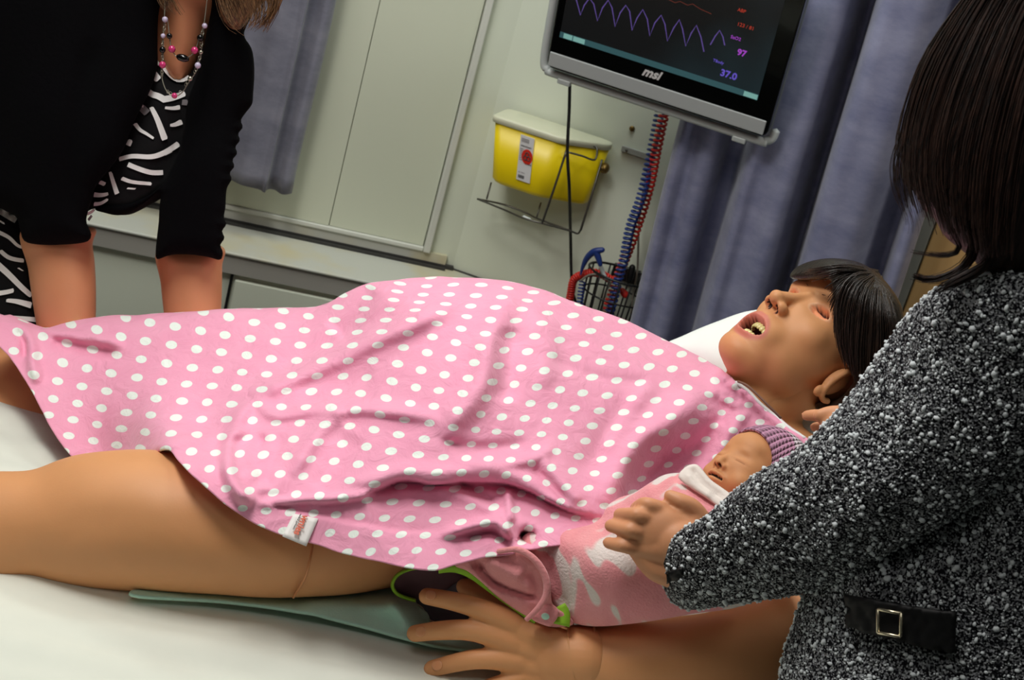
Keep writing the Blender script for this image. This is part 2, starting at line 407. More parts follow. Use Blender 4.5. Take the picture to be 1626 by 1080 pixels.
def mesh2d(outline, step, rings=(1.5, 4, 8, 14), smooth=4, bstep=None):
    ol = catmull(outline, smooth, True) if smooth > 1 else np.asarray(outline, float)
    ol = resample(ol, bstep or step * 0.8)
    x0, y0 = ol.min(0); x1, y1 = ol.max(0); pts = []
    area2 = np.sum(ol[:, 0] * np.roll(ol[:, 1], -1) - np.roll(ol[:, 0], -1) * ol[:, 1])
    tg = np.roll(ol, -1, 0) - np.roll(ol, 1, 0); tg /= np.linalg.norm(tg, axis=1)[:, None] + 1e-9
    nr = np.stack([-tg[:, 1], tg[:, 0]], 1) * (1 if area2 > 0 else -1)
    for r in rings:
        q = ol + nr * r; dd_, _, _ = seg_dist(q, ol); q = q[(dd_ > r * 0.8) & inside(q, ol)]; pts.append(q)
    gx, gy = np.meshgrid(np.arange(x0, x1, step), np.arange(y0, y1, step * 0.87)); gx[1::2] += step / 2
    g = np.stack([gx.ravel(), gy.ravel()], 1); g = g[inside(g, ol)]; dd_, _, _ = seg_dist(g, ol); g = g[dd_ > (max(rings) if rings else 0) + step * 0.5]
    allp = np.vstack([ol] + pts + [g])
    r_ = geometry.delaunay_2d_cdt([Vector(p) for p in allp], [], [list(range(len(ol)))], 1, 1e-4)
    V = np.array([tuple(v) for v in r_[0]]); Fc = [tuple(f) for f in r_[2]]
    # boundary loop order
    cnt = {}
    for f in Fc:
        for a, b in zip(f, f[1:] + f[:1]): cnt[(a, b)] = 1
    bnd = {a: b for (a, b) in cnt if (b, a) not in cnt}
    s = next(iter(bnd)); loop = [s]; c = bnd[s]
    while c != s and len(loop) < 100000: loop.append(c); c = bnd[c]
    Fc = [f[::-1] for f in Fc]
    return V, Fc, loop, ol
def roll_(dist, R):
    t = np.clip(dist / R, 0, 1); return 1 - np.sqrt(np.clip(1 - (1 - t) ** 2, 0, 1))
def folds(Q, D, fl):
    for f in fl:
        kind, line, amp, wd = f[:4]
        ln = catmull(line, 5) if len(line) > 2 else np.array(line, float)
        ds, sd, pr = seg_dist(Q, ln, False)
        env = np.clip(np.minimum(pr, 1 - pr) * 5 + 0.12, 0, 1) if (len(f) < 5 or f[4]) else 1
        if kind == 'ridge': D = D - amp * np.exp(-(ds / wd) ** 2) * env
        elif kind == 'crease': D = D - amp * np.exp(-ds / wd) * env
        elif kind == 'step': D = D + amp * np.exp(-ds / wd) * np.clip(ds / 7, 0, 1) ** 2 * (3 - 2 * np.clip(ds / 7, 0, 1)) * (sd > 0) * env     # deeper on the positive side
    return D
def inflate(outline, ctrl, R, step=7, thick=None, fl=(), smooth=4, rk=1.0, back=True, noise_amp=0.0, rings=(1.5, 4, 8, 14)):
    """closed body with the given outline; ctrl = front depths, R = rounding radius in pixels"""
    V2, Fc, loop, ol = mesh2d(outline, step, rings, smooth)
    D = tps(ctrl)(V2); dist, _, _ = seg_dist(V2, ol); dist[loop] = 0
    Rm = R * D / FPX * rk
    front = D + roll_(dist, R) * Rm
    front = folds(V2, front, fl)
    A = PA(V2[:, 0], V2[:, 1], front)
    if noise_amp:
        for i in range(len(A)): A[i] += np.array(noise.noise_vector(Vector(A[i] * 14))) * noise_amp * min(1, dist[i] / 20)
    if not back: return A, Fc, V2, loop
    th = Rm * 2 if thick is None else thick + Rm
    rb = (1 - roll_(dist, R)); bd = D + Rm + np.maximum(th - Rm, 0.002) * rb
    bd = np.maximum(bd, front); B = PA(V2[:, 0], V2[:, 1], bd)
    n = len(A); isb = np.zeros(n, bool); isb[loop] = True; mp = {i: (i if isb[i] else i + n) for i in range(n)}
    F2 = [tuple(mp[i] for i in f[::-1]) for f in Fc]
    V = np.vstack([A, B]); return fixc(V, Fc + F2)
def fixc(V, Fc):
    used = sorted({i for f in Fc for i in f}); mp = {o: k for k, o in enumerate(used)}
    return V[used], [tuple(mp[i] for i in f) for f in Fc]

# ================================================================== THE ROOM
Z3 = np.array([0, 0, 1.0])
def wall_frame(corner, yaw):
    a = math.radians(yaw); d = np.array([math.cos(a), math.sin(a), 0]); n = np.array([d[1], -d[0], 0]); return corner, d, n
CORN = P(723, 409, 3.4)
LW = wall_frame(CORN, 11.5); RW = wall_frame(CORN, -11.5)
def wpt(W, x, y, off=0.0):
    """point on wall W (off metres in front of it) seen at x, y -> (s, z)"""
    p0 = W[0] + W[2] * off; d = on_plane(x, y, p0, W[2]); q = P(x, y, d); return float((q - W[0]) @ W[1]), float(q[2])
def w3(W, s, z, off=0.0): return np.array([W[0][0], W[0][1], 0]) + W[1] * s + W[2] * off + Z3 * z
def wbox(W, s0, s1, z0, z1, o0, o1):
    return box(w3(W, (s0 + s1) / 2, (z0 + z1) / 2, (o0 + o1) / 2), [W[1], W[2], Z3], [abs(s1 - s0) / 2, abs(o1 - o0) / 2, abs(z1 - z0) / 2])
struct(obj('floor', box((0, 1.2, -0.02), np.eye(3), (3.2, 3.2, 0.02)), 'floor_vinyl', smooth=False))
struct(obj('ceiling', box((0, 1.2, 2.87), np.eye(3), (3.2, 3.2, 0.02)), 'ceiling_tile', smooth=False))
struct(obj('wall_left', wbox(LW, -3.2, 0.03, 0, 2.85, -0.12, 0.0), 'wall_paint', smooth=False))
struct(obj('wall_right', wbox(RW, -0.03, 3.4, 0, 2.85, -0.12, 0.0), 'wall_paint', smooth=False))
# window niche with its pale blind panel, frame and seam
s_fr, z_b = wpt(LW, 671, 388); s_f2, _ = wpt(LW, 684, 390); s_seam, _ = wpt(LW, 535, 300)
struct(obj('window_1', join([wbox(LW, -2.6, s_seam - 0.001, z_b, 2.7, 0.0, 0.012), wbox(LW, s_seam + 0.001, s_fr, z_b, 2.7, 0.0, 0.010)]), 'panel_paint', smooth=False))
fr = join([wbox(LW, s_fr + 0.003, s_f2, z_b - 0.012, 2.74, 0, 0.022), wbox(LW, -2.6, s_fr + 0.003, z_b - 0.012, z_b - 0.001, 0, 0.018)])
struct(bevelled(obj('trim_1', fr, 'frame_paint', smooth=False), 0.003))
# sill / boxed ledge below the window
_, zl = wpt(LW, 645, 404)
zl = zl - 0.01
fa = P(351, 398, on_z(351, 398, zl)); off_l = float((fa - LW[0]) @ LW[2]); 
_, z_lf = wpt(LW, 355, 434, off_l)
struct(bevelled(obj('trim_2', wbox(LW, -2.9, 0.25, zl - 0.007, zl, -0.02, off_l), 'stained_sill', smooth=False), 0.004))
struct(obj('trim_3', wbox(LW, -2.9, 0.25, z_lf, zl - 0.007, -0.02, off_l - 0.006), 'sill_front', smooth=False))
struct(obj('trim_4', wbox(LW, -2.9, 0.25, 0.0, z_lf, -0.02, off_l - 0.02), 'wall_paint', smooth=False))
struct(obj('trim_5', join([wbox(LW, -2.6, 0.0, zl, zl + 0.009, 0.004, 0.016), wbox(LW, -2.6, -0.02, zl, zl + 0.006, 0.024, 0.030), wbox(RW, 0.0, 0.8, zl - 0.012, zl + 0.002, 0.0, 0.008)]), 'dark_track', smooth=False))
struct(obj('trim_6', wbox(LW, -2.6, -0.02, zl + 0.009, z_b - 0.012, 0.0, 0.012), 'stained_sill', smooth=False))
# small cupboard door line seen under the ledge, beside the standing woman's arm
sd, zd = wpt(LW, 368, 440, off_l); sd2, _ = wpt(LW, 354, 493, off_l)
cb = thing('wall_panel', 'pale access panel low on the wall beside the standing person\'s forearm', 'panel', w3(LW, sd, zd - 0.3, off_l - 0.02))
bevelled(obj('panel_face', wbox(LW, sd + 0.008, sd + 0.5, 0.1, zd - 0.008, off_l - 0.02, off_l - 0.008), 'wall_paint', cb, smooth=False), 0.003)
obj('panel_gap', wbox(LW, sd - 0.003, sd + 0.003, 0.1, zd, off_l - 0.02, off_l - 0.014), 'black_rubber', cb, smooth=False)
# screw and small plate on the right wall
s_, z_ = wpt(RW, 1004, 204)
sc = obj('wall_screw', ellipsoid(w3(RW, s_, z_, 0.003), (0.006, 0.004, 0.006)), 'brass'); tag(sc, 'small brass screw in the wall below the monitor', 'screw')
s_, z_ = wpt(RW, 1010, 242)
pl = thing('cable_bracket', 'small pale bracket on the wall left of the coiled cords', 'bracket', w3(RW, s_, z_))
bevelled(obj('plate', wbox(RW, s_ - 0.032, s_ + 0.032, z_ - 0.007, z_ + 0.007, 0, 0.008), 'grey_plastic', pl, smooth=False), 0.002)
obj('screw', ellipsoid(w3(RW, s_ - 0.02, z_, 0.009), (0.003, 0.003, 0.003)), 'wire_metal', pl)
# wooden door with grey jamb beyond the right curtain
_s, _z = wpt(RW, 1466, 350); pj = w3(RW, _s, _z, 0.03); DW = wall_frame(pj, -11.5)
s2, _ = wpt(DW, 1443, 470); 
struct(bevelled(obj('door_1', wbox(DW, 0.026, 0.9, 0.0, 2.2, -0.029, -0.005), 'wood', smooth=False), 0.003))
struct(bevelled(obj('trim_7', wbox(DW, -0.012, 0.022, 0.0, 2.3, -0.029, 0.01), 'grey_plastic', smooth=False), 0.002))

# ------------------------------------------------------------------ curtains
def curtain(name, base_pts, z0, z1, mat, label, header=True, shear=0.0, wave=0.0):
    """base_pts: plan polyline of (x, y); a hanging sheet with soft pleats"""
    b = catmull(base_pts, 10); b = resample(b, 0.008, False); n = len(b); nz_ = 60; V = []; Fc = []
    for j in range(nz_ + 1):
        t = j / nz_; z = z0 + (z1 - z0) * t
        for i, q in enumerate(b):
            k = 0.004 * noise.noise(Vector((q[0] * 9, q[1] * 9, z * 2.2))) * 2
            flare = wave * (1 - t)
            k += shear * (1.0 - z)
            V.append((q[0] + k + flare * math.sin(i * 0.35) * 0.3, q[1] + k + flare * math.cos(i * 0.23), z + (0.004 * math.sin(i * .2) if j == 0 else 0)))
    for j in range(nz_):
        for i in range(n - 1): Fc.append((j * n + i, j * n + i + 1, (j + 1) * n + i + 1, (j + 1) * n + i))
    t = thing(name, label, 'curtain', (base_pts[0][0], base_pts[0][1], z0))
    o = obj('curtain_panel', (np.array(V), Fc), mat, t); s = o.modifiers.new('s', 'SOLIDIFY'); s.thickness = 0.003
    return t
def plan(x, y, z):                       # where a ray meets height z -> plan point, helper for curtains on the left
    q = P(x, y, on_z(x, y, z)); return q
# left curtain: short, hanging in front of the window
zc = 0.845
offc = 0.10
def lplan(x, y, off):
    s, z = wpt(LW, x, y, off); q = w3(LW, s, 0, off); return (q[0], q[1]), z
pts = [];
_, zc = wpt(LW, 420, 300, offc)
for x, y, o_ in [(180, 262, .08), (230, 270, .12), (270, 276, .09), (310, 282, .12), (350, 288, .085), (385, 294, .12), (415, 299, .115), (424, 300, .125), (428, 300, .085), (438, 301, .075), (454, 303, .10), (466, 305, .085)]:
    pts.append(lplan(x, y, o_)[0])
curtain('curtain', pts, zc, 2.7, 'curtain_cloth_left', 'short grey-blue curtain hanging beside the window behind the bending person', wave=0.0)
# right curtain: long pleats, from floor to ceiling
def rplan(x, y, d): q = P(x, y, d); return (q[0], q[1])
CD = 2.86
def cpl(x, dd):                          # plan point in front of the right wall where x meets a level line
    o_ = 0.175 - dd * 1.35; s, z = wpt(RW, x, 380 + (x - 1040) * 0.26, o_); q = w3(RW, s, 0, o_); return (q[0], q[1])
pts = [cpl(1031, .02), cpl(1042, .00), cpl(1060, .015), cpl(1078, -.005), cpl(1098, .012), cpl(1108, .07), cpl(1128, .075), cpl(1138, .0), cpl(1150, -.03), cpl(1170, -.02), cpl(1186, -.03), cpl(1204, -.045), cpl(1222, -.03), cpl(1234, .03), cpl(1246, .10), cpl(1258, .10), cpl(1263, .0), cpl(1275, -.045), cpl(1300, -.05),
       cpl(1330, -.045), cpl(1352, -.01), cpl(1368, .05), cpl(1385, .08), cpl(1394, .04), cpl(1402, .0), cpl(1416, .0), cpl(1424, .03)]
curtain('curtain', pts, 0.06, 2.7, 'curtain_cloth', 'long slate-blue pleated curtain hanging to the right of the monitor', shear=0.05)

# ------------------------------------------------------------------ text helper
def text_vf(body, size, origin, ex, ey, extrude=0.0004, shear=0.0, bold=0.0, align='LEFT'):
    c = bpy.data.curves.new('t', 'FONT'); c.body = body; c.size = size; c.extrude = extrude; c.shear = shear; c.offset = bold; c.align_x = align; c.resolution_u = 3
    o = bpy.data.objects.new('t', c); COL.objects.link(o); dg = bpy.context.evaluated_depsgraph_get()
    me = bpy.data.meshes.new_from_object(o.evaluated_get(dg)); V = np.array([tuple(v.co) for v in me.vertices]); Fc = [tuple(p.vertices) for p in me.polygons]
    bpy.data.objects.remove(o); bpy.data.curves.remove(c); bpy.data.meshes.remove(me)
    ex = np.array(ex); ey = np.array(ey); ez = np.cross(ex, ey)
    return np.array(origin) + V[:, :1] * ex + V[:, 1:2] * ey + V[:, 2:3] * ez, Fc

# ------------------------------------------------------------------ monitor
h = np.array([0.9717, -0.2361, 0]); h /= np.linalg.norm(h); hn = np.array([h[1], -h[0], 0])
ta = math.radians(18); mu = Z3 * math.cos(ta) + hn * math.sin(ta); mn = np.cross(h, mu)
M0 = P(866, 107, 2.94)                    # lower-left corner of the case
def mxy(x, y, off=0.0):
    d = on_plane(x, y, M0 + mn * off, mn); q = P(x, y, d) - M0; return float(q @ h), float(q @ mu)
def m3(a, b, off=0.0): return M0 + h * a + mu * b + mn * off
mw, _ = mxy(1216, 221); mh = 0.335
mon = thing('monitor', 'wall-mounted monitor showing vital-sign traces above the sharps container', 'monitor', m3(mw / 2, 0, -0.05))
def mbox(a0, a1, b0, b1, o0, o1): return box(m3((a0 + a1) / 2, (b0 + b1) / 2, (o0 + o1) / 2), [h, mu, mn], [(a1 - a0) / 2, (b1 - b0) / 2, (o1 - o0) / 2])
def mrr(a0, a1, b0, b1, r, o0, t):
    rr = [(x + (a0 + a1) / 2, y + (b0 + b1) / 2) for x, y in rrect((a1 - a0) / 2, (b1 - b0) / 2, r)]; return prism(rr, m3(0, 0, o0), h, mu, mn, t)
bevelled(obj('case', mrr(0, mw, 0, mh, 0.016, -0.032, 0.030), 'black_gloss', mon, smooth=False), 0.004)
bevelled(obj('back_cover', mrr(0.05, mw - 0.05, 0.03, mh - 0.03, 0.03, -0.062, 0.032), 'black_rubber', mon, smooth=False), 0.01)
a0, b0 = mxy(870, 101); a1, b1 = mxy(1208, 210); 
sb = [mxy(869, 82), mxy(1211, 188), mxy(1205, 211), mxy(867, 103)]
bevelled(obj('silver_strip', mbox(0.004, mw - 0.008, 0.006, 0.036, -0.004, 0.0005), 'silver', mon, smooth=False), 0.0015)
sa0, sb0 = mxy(888, 61); sa1, sb1 = mxy(1203, 157); sbb = (sb0 + sb1) / 2
scr = obj('screen', mbox(sa0, sa1, sbb, mh - 0.02, -0.003, 0.0), 'screen', mon, smooth=False)
def strip2(line, wd, off):
    L = np.array(line, float); V = []; Fc = []
    for i in range(len(L)):
        t = L[min(i + 1, len(L) - 1)] - L[max(i - 1, 0)]; t /= np.linalg.norm(t) + 1e-9; nn = np.array([-t[1], t[0]]) * wd / 2
        V += [m3(*(L[i] + nn), off), m3(*(L[i] - nn), off)]
    for i in range(len(L) - 1): Fc.append((2 * i, 2 * i + 1, 2 * i + 3, 2 * i + 2))
    return np.array(V), Fc
tb = thing  # alias
tbh = 0.012
obj('task_bar', mbox(sa0, sa1, sbb, sbb + tbh, 0.0, 0.0006), 'scr_bar', scr, smooth=False)
for a_, b_ in ((sa0 + 0.008, sa0 + 0.026), (sa0 + 0.028, sa0 + 0.052), (sa1 - 0.028, sa1 - 0.001)): obj('task_button', mbox(a_, b_, sbb + 0.001, sbb + tbh - 0.001, 0.0006, 0.001), 'scr_cell', scr, smooth=False)
# violet trace: read off the photograph, projected to the screen
tr = [(915, -2), (922, 24), (928, 8), (936, -3), (943, 6), (949, 33), (957, 12), (966, 0), (972, 12), (977, 42), (985, 20), (994, 8), (1000, 18), (1004, 48), (1012, 28), (1021, 15), (1028, 30), (1032, 57), (1040, 36), (1050, 24), (1056, 38), (1060, 65), (1070, 44), (1079, 31), (1084, 46), (1089, 73), (1098, 52), (1106, 40), (1113, 58), (1118, 82)]
tr2 = [(1128, 71), (1136, 57), (1143, 48), (1148, 58), (1151, 72)]
obj('trace', join([strip2([mxy(*q) for q in tr], 0.0022, 0.0008), strip2([mxy(*q) for q in tr2], 0.0022, 0.0008)]), 'scr_violet', scr, smooth=False)
tr3 = [(1060, -2), (1072, 4), (1080, 2), (1092, 8), (1100, 6), (1112, 14), (1130, 22)]
obj('trace', strip2([mxy(*q) for q in tr3], 0.0016, 0.0008), 'scr_dimred', scr, smooth=False)
def mtext(name, s, x, y, size, mat, par, **k):
    a, b = mxy(x, y); obj(name, text_vf(s, size, m3(a, b, 0.0008), h, mu, **k), mat, par, smooth=False)
mtext('readout', '97', 1170, 86, 0.017, 'scr_purple', scr, bold=0.0005)
mtext('readout', 'SaO2', 1160, 60, 0.009, 'scr_purple', scr)
mtext('readout', '37.0', 1143, 119, 0.019, 'scr_blue', scr, bold=0.0005)
mtext('readout', 'TBody', 1132, 97, 0.008, 'scr_blue', scr)
mtext('readout', '123 / 81', 1170, 40, 0.010, 'scr_red', scr)
mtext('readout', 'ABP', 1171, 17, 0.009, 'scr_red', scr)
mtext('logo', 'msi', 1019, 118, 0.026, 'label_white', mon, shear=0.35, bold=0.0009)
# clear acrylic rail the monitor rests in, with two clips
ra, rb = mxy(860, 125); rr = thing('monitor_rail', 'clear plastic rail and shield behind the monitor', 'rail', m3(mw / 2, -0.03, -0.03))
obj('rail_tube', sweep([m3(-0.014, 0.3, -0.03), m3(-0.016, 0.1, -0.03), m3(-0.014, 0.005, -0.028), m3(-0.004, -0.016, -0.025), m3(0.02, -0.020, -0.024), m3(mw * .5, -0.020, -0.024), m3(mw - 0.02, -0.020, -0.024), m3(mw - 0.004, -0.018, -0.026), m3(mw + 0.008, -0.010, -0.03), m3(mw + 0.010, 0.006, -0.034)], 0.0085, 12, 5), 'white_plastic', rr)
obj('backing_sheet', mrr(-0.016, mw + 0.002, -0.026, mh + .02, 0.02, -0.036, 0.003), 'clear_rail', rr, smooth=False)
for a in (0.038, mw - 0.052):
    bevelled(obj('clip', mbox(a - 0.014, a + 0.014, -0.034, -0.022, -0.034, -0.014), 'white_plastic', rr, smooth=False), 0.003)
obj('mount_arm', join([box(m3(mw / 2, 0.19, -0.10), [h, mu, mn], [0.06, 0.06, 0.06])]), 'black_rubber', rr, smooth=False)

# ------------------------------------------------------------------ cables and cords on the right wall
def W(x, y, off): d = on_plane(x, y, RW[0] + RW[2] * off, RW[2]); return P(x, y, d)
o = obj('power_cable', sweep([W(905, 112, .16), W(904, 170, .17), W(901, 240, .175), W(904, 300, .165), W(906, 380, .06), W(908, 450, .05), W(914, 480, .04), W(930, 520, .03)], 0.0034, 8, 8), 'black_rubber')
tag(o, 'thin black cable hanging from the monitor in front of the sharps container', 'cable')
def coil(path, R, r, pitch, ns=6, seg=12):
    p = catmull(path, 20); p = resample(p, 0.002, False); T = np.gradient(p, axis=0); T /= np.linalg.norm(T, axis=1)[:, None]
    L = np.linalg.norm(np.diff(p, axis=0), axis=1).sum(); turns = L / pitch; n = int(turns * seg); s = np.concatenate([[0], np.cumsum(np.linalg.norm(np.diff(p, axis=0), axis=1))])
    out = []; a = np.cross(T[0], (0, 1, 0)); 
    for i in range(n + 1):
        q = L * i / n; c = np.array([np.interp(q, s, p[:, k]) for k in range(3)]); t = np.array([np.interp(q, s, T[:, k]) for k in range(3)]); a = a - t * (a @ t); a /= np.linalg.norm(a); b = np.cross(t, a)
        th = 2 * math.pi * i / seg; out.append(c + a * R * math.cos(th) + b * R * math.sin(th))
    return sweep(out, r, ns, 1)
o = obj('coiled_cord', coil([W(1058, 165, .13), W(1042, 240, .12), W(1030, 300, .10), W(1008, 370, .09), W(985, 430, .08), W(968, 480, .08), W(950, 530, .08)], 0.0092, 0.0027, 0.0105), 'red_coil')
tag(o, 'red coiled cord hanging from the monitor into the wire basket', 'cord')
o = obj('coiled_cord', coil([W(1050, 165, .12), W(1036, 235, .11), W(1019, 310, .12), W(1001, 360, .11), W(991, 410, .10), W(980, 450, .10), W(970, 490, .10), W(955, 530, .09)], 0.0088, 0.0027, 0.0105), 'blue_coil')
tag(o, 'dark blue coiled cord hanging from the monitor beside the red one', 'cord')
o = obj('coiled_cord', coil([W(900, 500, .07), W(906, 468, .08), W(911, 445, .09), W(925, 436, .10), W(945, 433, .11), W(960, 438, .11), W(972, 446, .10)], 0.0065, 0.003, 0.0062), 'red_coil')
tag(o, 'red coiled cord looping over the left edge of the wire basket', 'cord')
o = obj('coiled_cord', coil([W(920, 500, .10), W(922, 470, .10), W(925, 446, .10)], 0.006, 0.002, 0.0075), 'blue_coil')
tag(o, 'short dark blue coiled cord hanging left of the wire basket', 'cord')
o = obj('cable', sweep([W(1045, 210, .05), W(1024, 290, .06), W(1015, 350, .05), W(1012, 430, .05), W(1005, 470, .05), W(1000, 530, .04)], 0.0022, 8, 8), 'grey_cable')
tag(o, 'thin grey cable hanging beside the left edge of the slate-blue curtain', 'cable')
o = obj('cable', sweep([W(922, 446, .12), W(935, 437, .12), W(950, 436, .12), W(962, 443, .12), W(970, 448, .12), W(962, 462, .12), W(957, 480, .12), W(955, 520, .1)], 0.0024, 8, 6), 'grey_cable')
tag(o, 'thin grey cable arching over the rim of the wire basket', 'cable')
# blue probe clip
pr = thing('probe_clip', 'blue hooked probe clip resting above the wire basket', 'probe', W(950, 400, .12))
obj('hook', capsule([W(922, 436, .12), W(925, 425, .12), W(932, 410, .125), W(943, 400, .13), W(956, 397, .13)], [0.0018, 0.004, 0.0065, 0.0075, 0.006], 10, 5), 'blue_plastic', pr)
obj('handle', capsule([W(947, 401, .13), W(951, 412, .13), W(953, 420, .13)], [0.0075, 0.0065, 0.005], 10, 4), 'blue_plastic', pr)
obj('sleeve', capsule([W(953, 420, .13), W(957, 432, .12), W(962, 442, .12)], [0.0045, 0.005, 0.0035], 8, 4), 'white_plastic', pr)
# black wire basket
bc = thing('wire_basket', 'black wire basket on the wall holding coiled cords', 'basket', W(985, 520, .07))
bt = W(988, 440, .07); 
def ring(c, rx, ry, r, n=36):
    return sweep([c + RW[1] * rx * math.cos(2 * math.pi * k / n) + RW[2] * ry * math.sin(2 * math.pi * k / n) for k in range(n + 1)], r, 6, 1)
parts_ = []
cz = W(986, 436, .075); rx, ry = 0.072, 0.06
obj('rim', ring(cz, rx, ry, 0.0028), 'black_wire', bc)
obj('hoop', ring(cz - Z3 * 0.05, rx * .96, ry * .96, 0.002), 'black_wire', bc)
obj('hoop', ring(cz - Z3 * 0.17, rx * .85, ry * .85, 0.002), 'black_wire', bc)
wv_ = [sweep([cz + RW[1] * rx * math.cos(2 * math.pi * k / 18) + RW[2] * ry * math.sin(2 * math.pi * k / 18), cz - Z3 * 0.17 + RW[1] * rx * .85 * math.cos(2 * math.pi * k / 18) + RW[2] * ry * .85 * math.sin(2 * math.pi * k / 18)], 0.0019, 6, 1) for k in range(18)]
obj('wires', join(wv_), 'black_wire', bc)
obj('hanger', join([wbox(RW, (cz - RW[0]) @ RW[1] - .03, (cz - RW[0]) @ RW[1] + .03, cz[2] - .03, cz[2] + .0, 0, .016)]), 'black_wire', bc, smooth=False)
o = obj('connector', capsule([W(1004, 425, .08), W(1001, 437, .08), W(999, 446, .08)], [0.007, 0.008, 0.006], 10, 3), 'black_rubber'); tag(o, 'black plug connector at the right of the wire basket', 'connector')
o = obj('connector', capsule([W(988, 462, .07), W(993, 468, .07)], [0.007, 0.008], 10, 3), 'red_coil'); tag(o, 'red plug connector inside the wire basket', 'connector')

# ------------------------------------------------------------------ sharps container in its wire holder
OF = 0.13
A_ = W(783, 196, OF); B_ = W(889, 226, OF); zt = (A_[2] + B_[2]) / 2
sA = float((A_ - RW[0]) @ RW[1]); sB = float((B_ - RW[0]) @ RW[1]); zb = W(835, 308, OF - .01)[2]
def round_poly(P_, r, n=6):
    out = []; P_ = [np.array(p, float) for p in P_]
    for i, p in enumerate(P_):
        a = P_[i - 1] - p; b = P_[(i + 1) % len(P_)] - p; rr_ = min(r, np.linalg.norm(a) * .45, np.linalg.norm(b) * .45); a = p + a / np.linalg.norm(a) * rr_; b = p + b / np.linalg.norm(b) * rr_
        for k in range(n + 1):
            t = k / n; out.append((1 - t) ** 2 * a + 2 * t * (1 - t) * p + t * t * b)
    return np.array(out)
def tub(z_levels):
    V = []; Fc = []
    for z, ins in z_levels:
        pl_ = round_poly([(sA + ins, OF - ins * .5), (sB - ins * .6, OF - ins * .5), (sB + 0.088 - ins * .5, 0.05), (sB + 0.088 - ins * .5, 0.014), (sA + ins, 0.014)], 0.018)
        n = len(pl_); V += [w3(RW, a, z, b) for a, b in pl_]
    for j in range(len(z_levels) - 1):
        for i in range(n): Fc.append((j * n + i, j * n + (i + 1) % n, (j + 1) * n + (i + 1) % n, (j + 1) * n + i))
    Fc += [tuple(range(n))[::-1], tuple(range((len(z_levels) - 1) * n, len(z_levels) * n))]
    return np.array(V), Fc
sh = thing('sharps_container', 'yellow sharps disposal container with clear lid in a wire wall holder', 'container', w3(RW, (sA + sB) / 2, zb, .07))
obj('tub', tub([(zb, .036), (zb + .003, .028), (zb + .010, .022), (zt, 0.0)]), 'yellow_plastic', sh)
obj('lid', tub([(zt, -.002), (zt + .001, -.006), (zt + .012, -.007), (zt + .014, -.004), (zt + .015, .02)]), 'clear_lid', sh)
# label on the front face
lc = [W(828, 214, OF + .002), W(850, 220, OF + .002), W(843, 292, OF - .008), W(820, 284, OF - .008)]
q0 = lc[3]; lx = lc[2] - lc[3]; lw = np.linalg.norm(lx); lx /= lw; ly = ((lc[0] - lc[3]) + (lc[1] - lc[2])) / 2; lh = np.linalg.norm(ly); ly /= lh; lz = np.cross(lx, ly)
lw = np.linalg.norm(lc[1] - lc[0])
lab = obj('label', box(q0 + lx * lw / 2 + ly * lh / 2 + lz * .001, [lx, ly, lz], [lw / 2, lh / 2, .0008]), 'label_white', sh, smooth=False)
def lq(a, b): return q0 + lx * lw * a + ly * lh * b + lz * 0.0022
obj('biohazard_sign', prism([(0.0125 * math.cos(t * math.pi / 16), 0.0165 * math.sin(t * math.pi / 16)) for t in range(32)], lq(.62, .56), lx, ly, lz, .0003), 'red_ink', lab, smooth=False)
bio = [sweep([lq(.62, .56) + lx * (0.0042 * math.cos(a) + .004 * math.cos(t * .5)) + ly * (0.0052 * math.sin(a) + .0048 * math.sin(t * .5)) + lz * .0008 for t in range(13)], .0011, 5, 1) for a in (math.pi / 2, math.pi * 7 / 6, -math.pi / 6)]
obj('biohazard_symbol', join(bio), 'ink', lab)
tx = [text_vf('BIOHAZARD', .0042, lq(.1, .76), lx, ly), text_vf('SHARPS', .0044, lq(.5, .39), lx, ly)] + [wv for wv in [box(lq(.38, b), [lx, ly, lz], [lw * .28, .0004, .0002]) for b in (.93, .90, .87)]] + [box(lq(.2, b), [lx, ly, lz], [lw * .14, .0004, .0002]) for b in (.7, .66, .62, .58, .54, .5, .46)] + [box(lq(.12 + .028 * k, .09), [lx, ly, lz], [lw * .008, .0035, .0002]) for k in range(16)] + [text_vf('0 1 9 4 1', .004, lq(.12, .17), lx, ly)]
obj('print', join(tx), 'ink', lab, smooth=False)
hd = thing('wire_holder', 'thin metal wire wall holder under the yellow sharps container', 'holder', W(850, 345, .06))
def wr_(pp, r=.0022, sm=4): return sweep([W(x, y, o) for x, y, o in pp], r, 7, sm)
obj('base_frame', join([wr_([(758, 316, .10), (800, 325, .07), (835, 338, .07), (855, 348, .08), (905, 366, .10)]), wr_([(758, 316, .10), (800, 333, .12), (830, 346, .14), (862, 355, .14), (903, 366, .11), (917, 371, .10), (922, 365, .10)])]), 'wire_metal', hd)
obj('upright', wr_([(922, 366, .10), (940, 308, .09), (956, 254, .06)], .0026), 'wire_metal', hd)
obj('upright', wr_([(861, 354, .14), (881, 296, .14), (900, 238, .125)], .0026), 'wire_metal', hd)
obj('upright', wr_([(780, 290, .06), (773, 316, .08)], .002, 1), 'wire_metal', hd)
obj('upright', wr_([(859, 322, .07), (852, 346, .09)], .002, 1), 'wire_metal', hd)
obj('top_loop', wr_([(903, 242, .125), (925, 248, .11), (944, 254, .09), (948, 240, .08), (945, 233, .075), (930, 230, .085)], .0022), 'wire_metal', hd)
obj('clip', capsule([W(832, 345, .13), W(841, 349, .13)], [.004, .004], 8, 1), 'white_plastic', hd)
kb = W(960, 267, .045)
obj('knob', join([ellipsoid(kb, (.011, .016, .012)), ellipsoid(kb + RW[2] * .012 - RW[1] * .003, (.006, .006, .006))]), 'brass', hd)

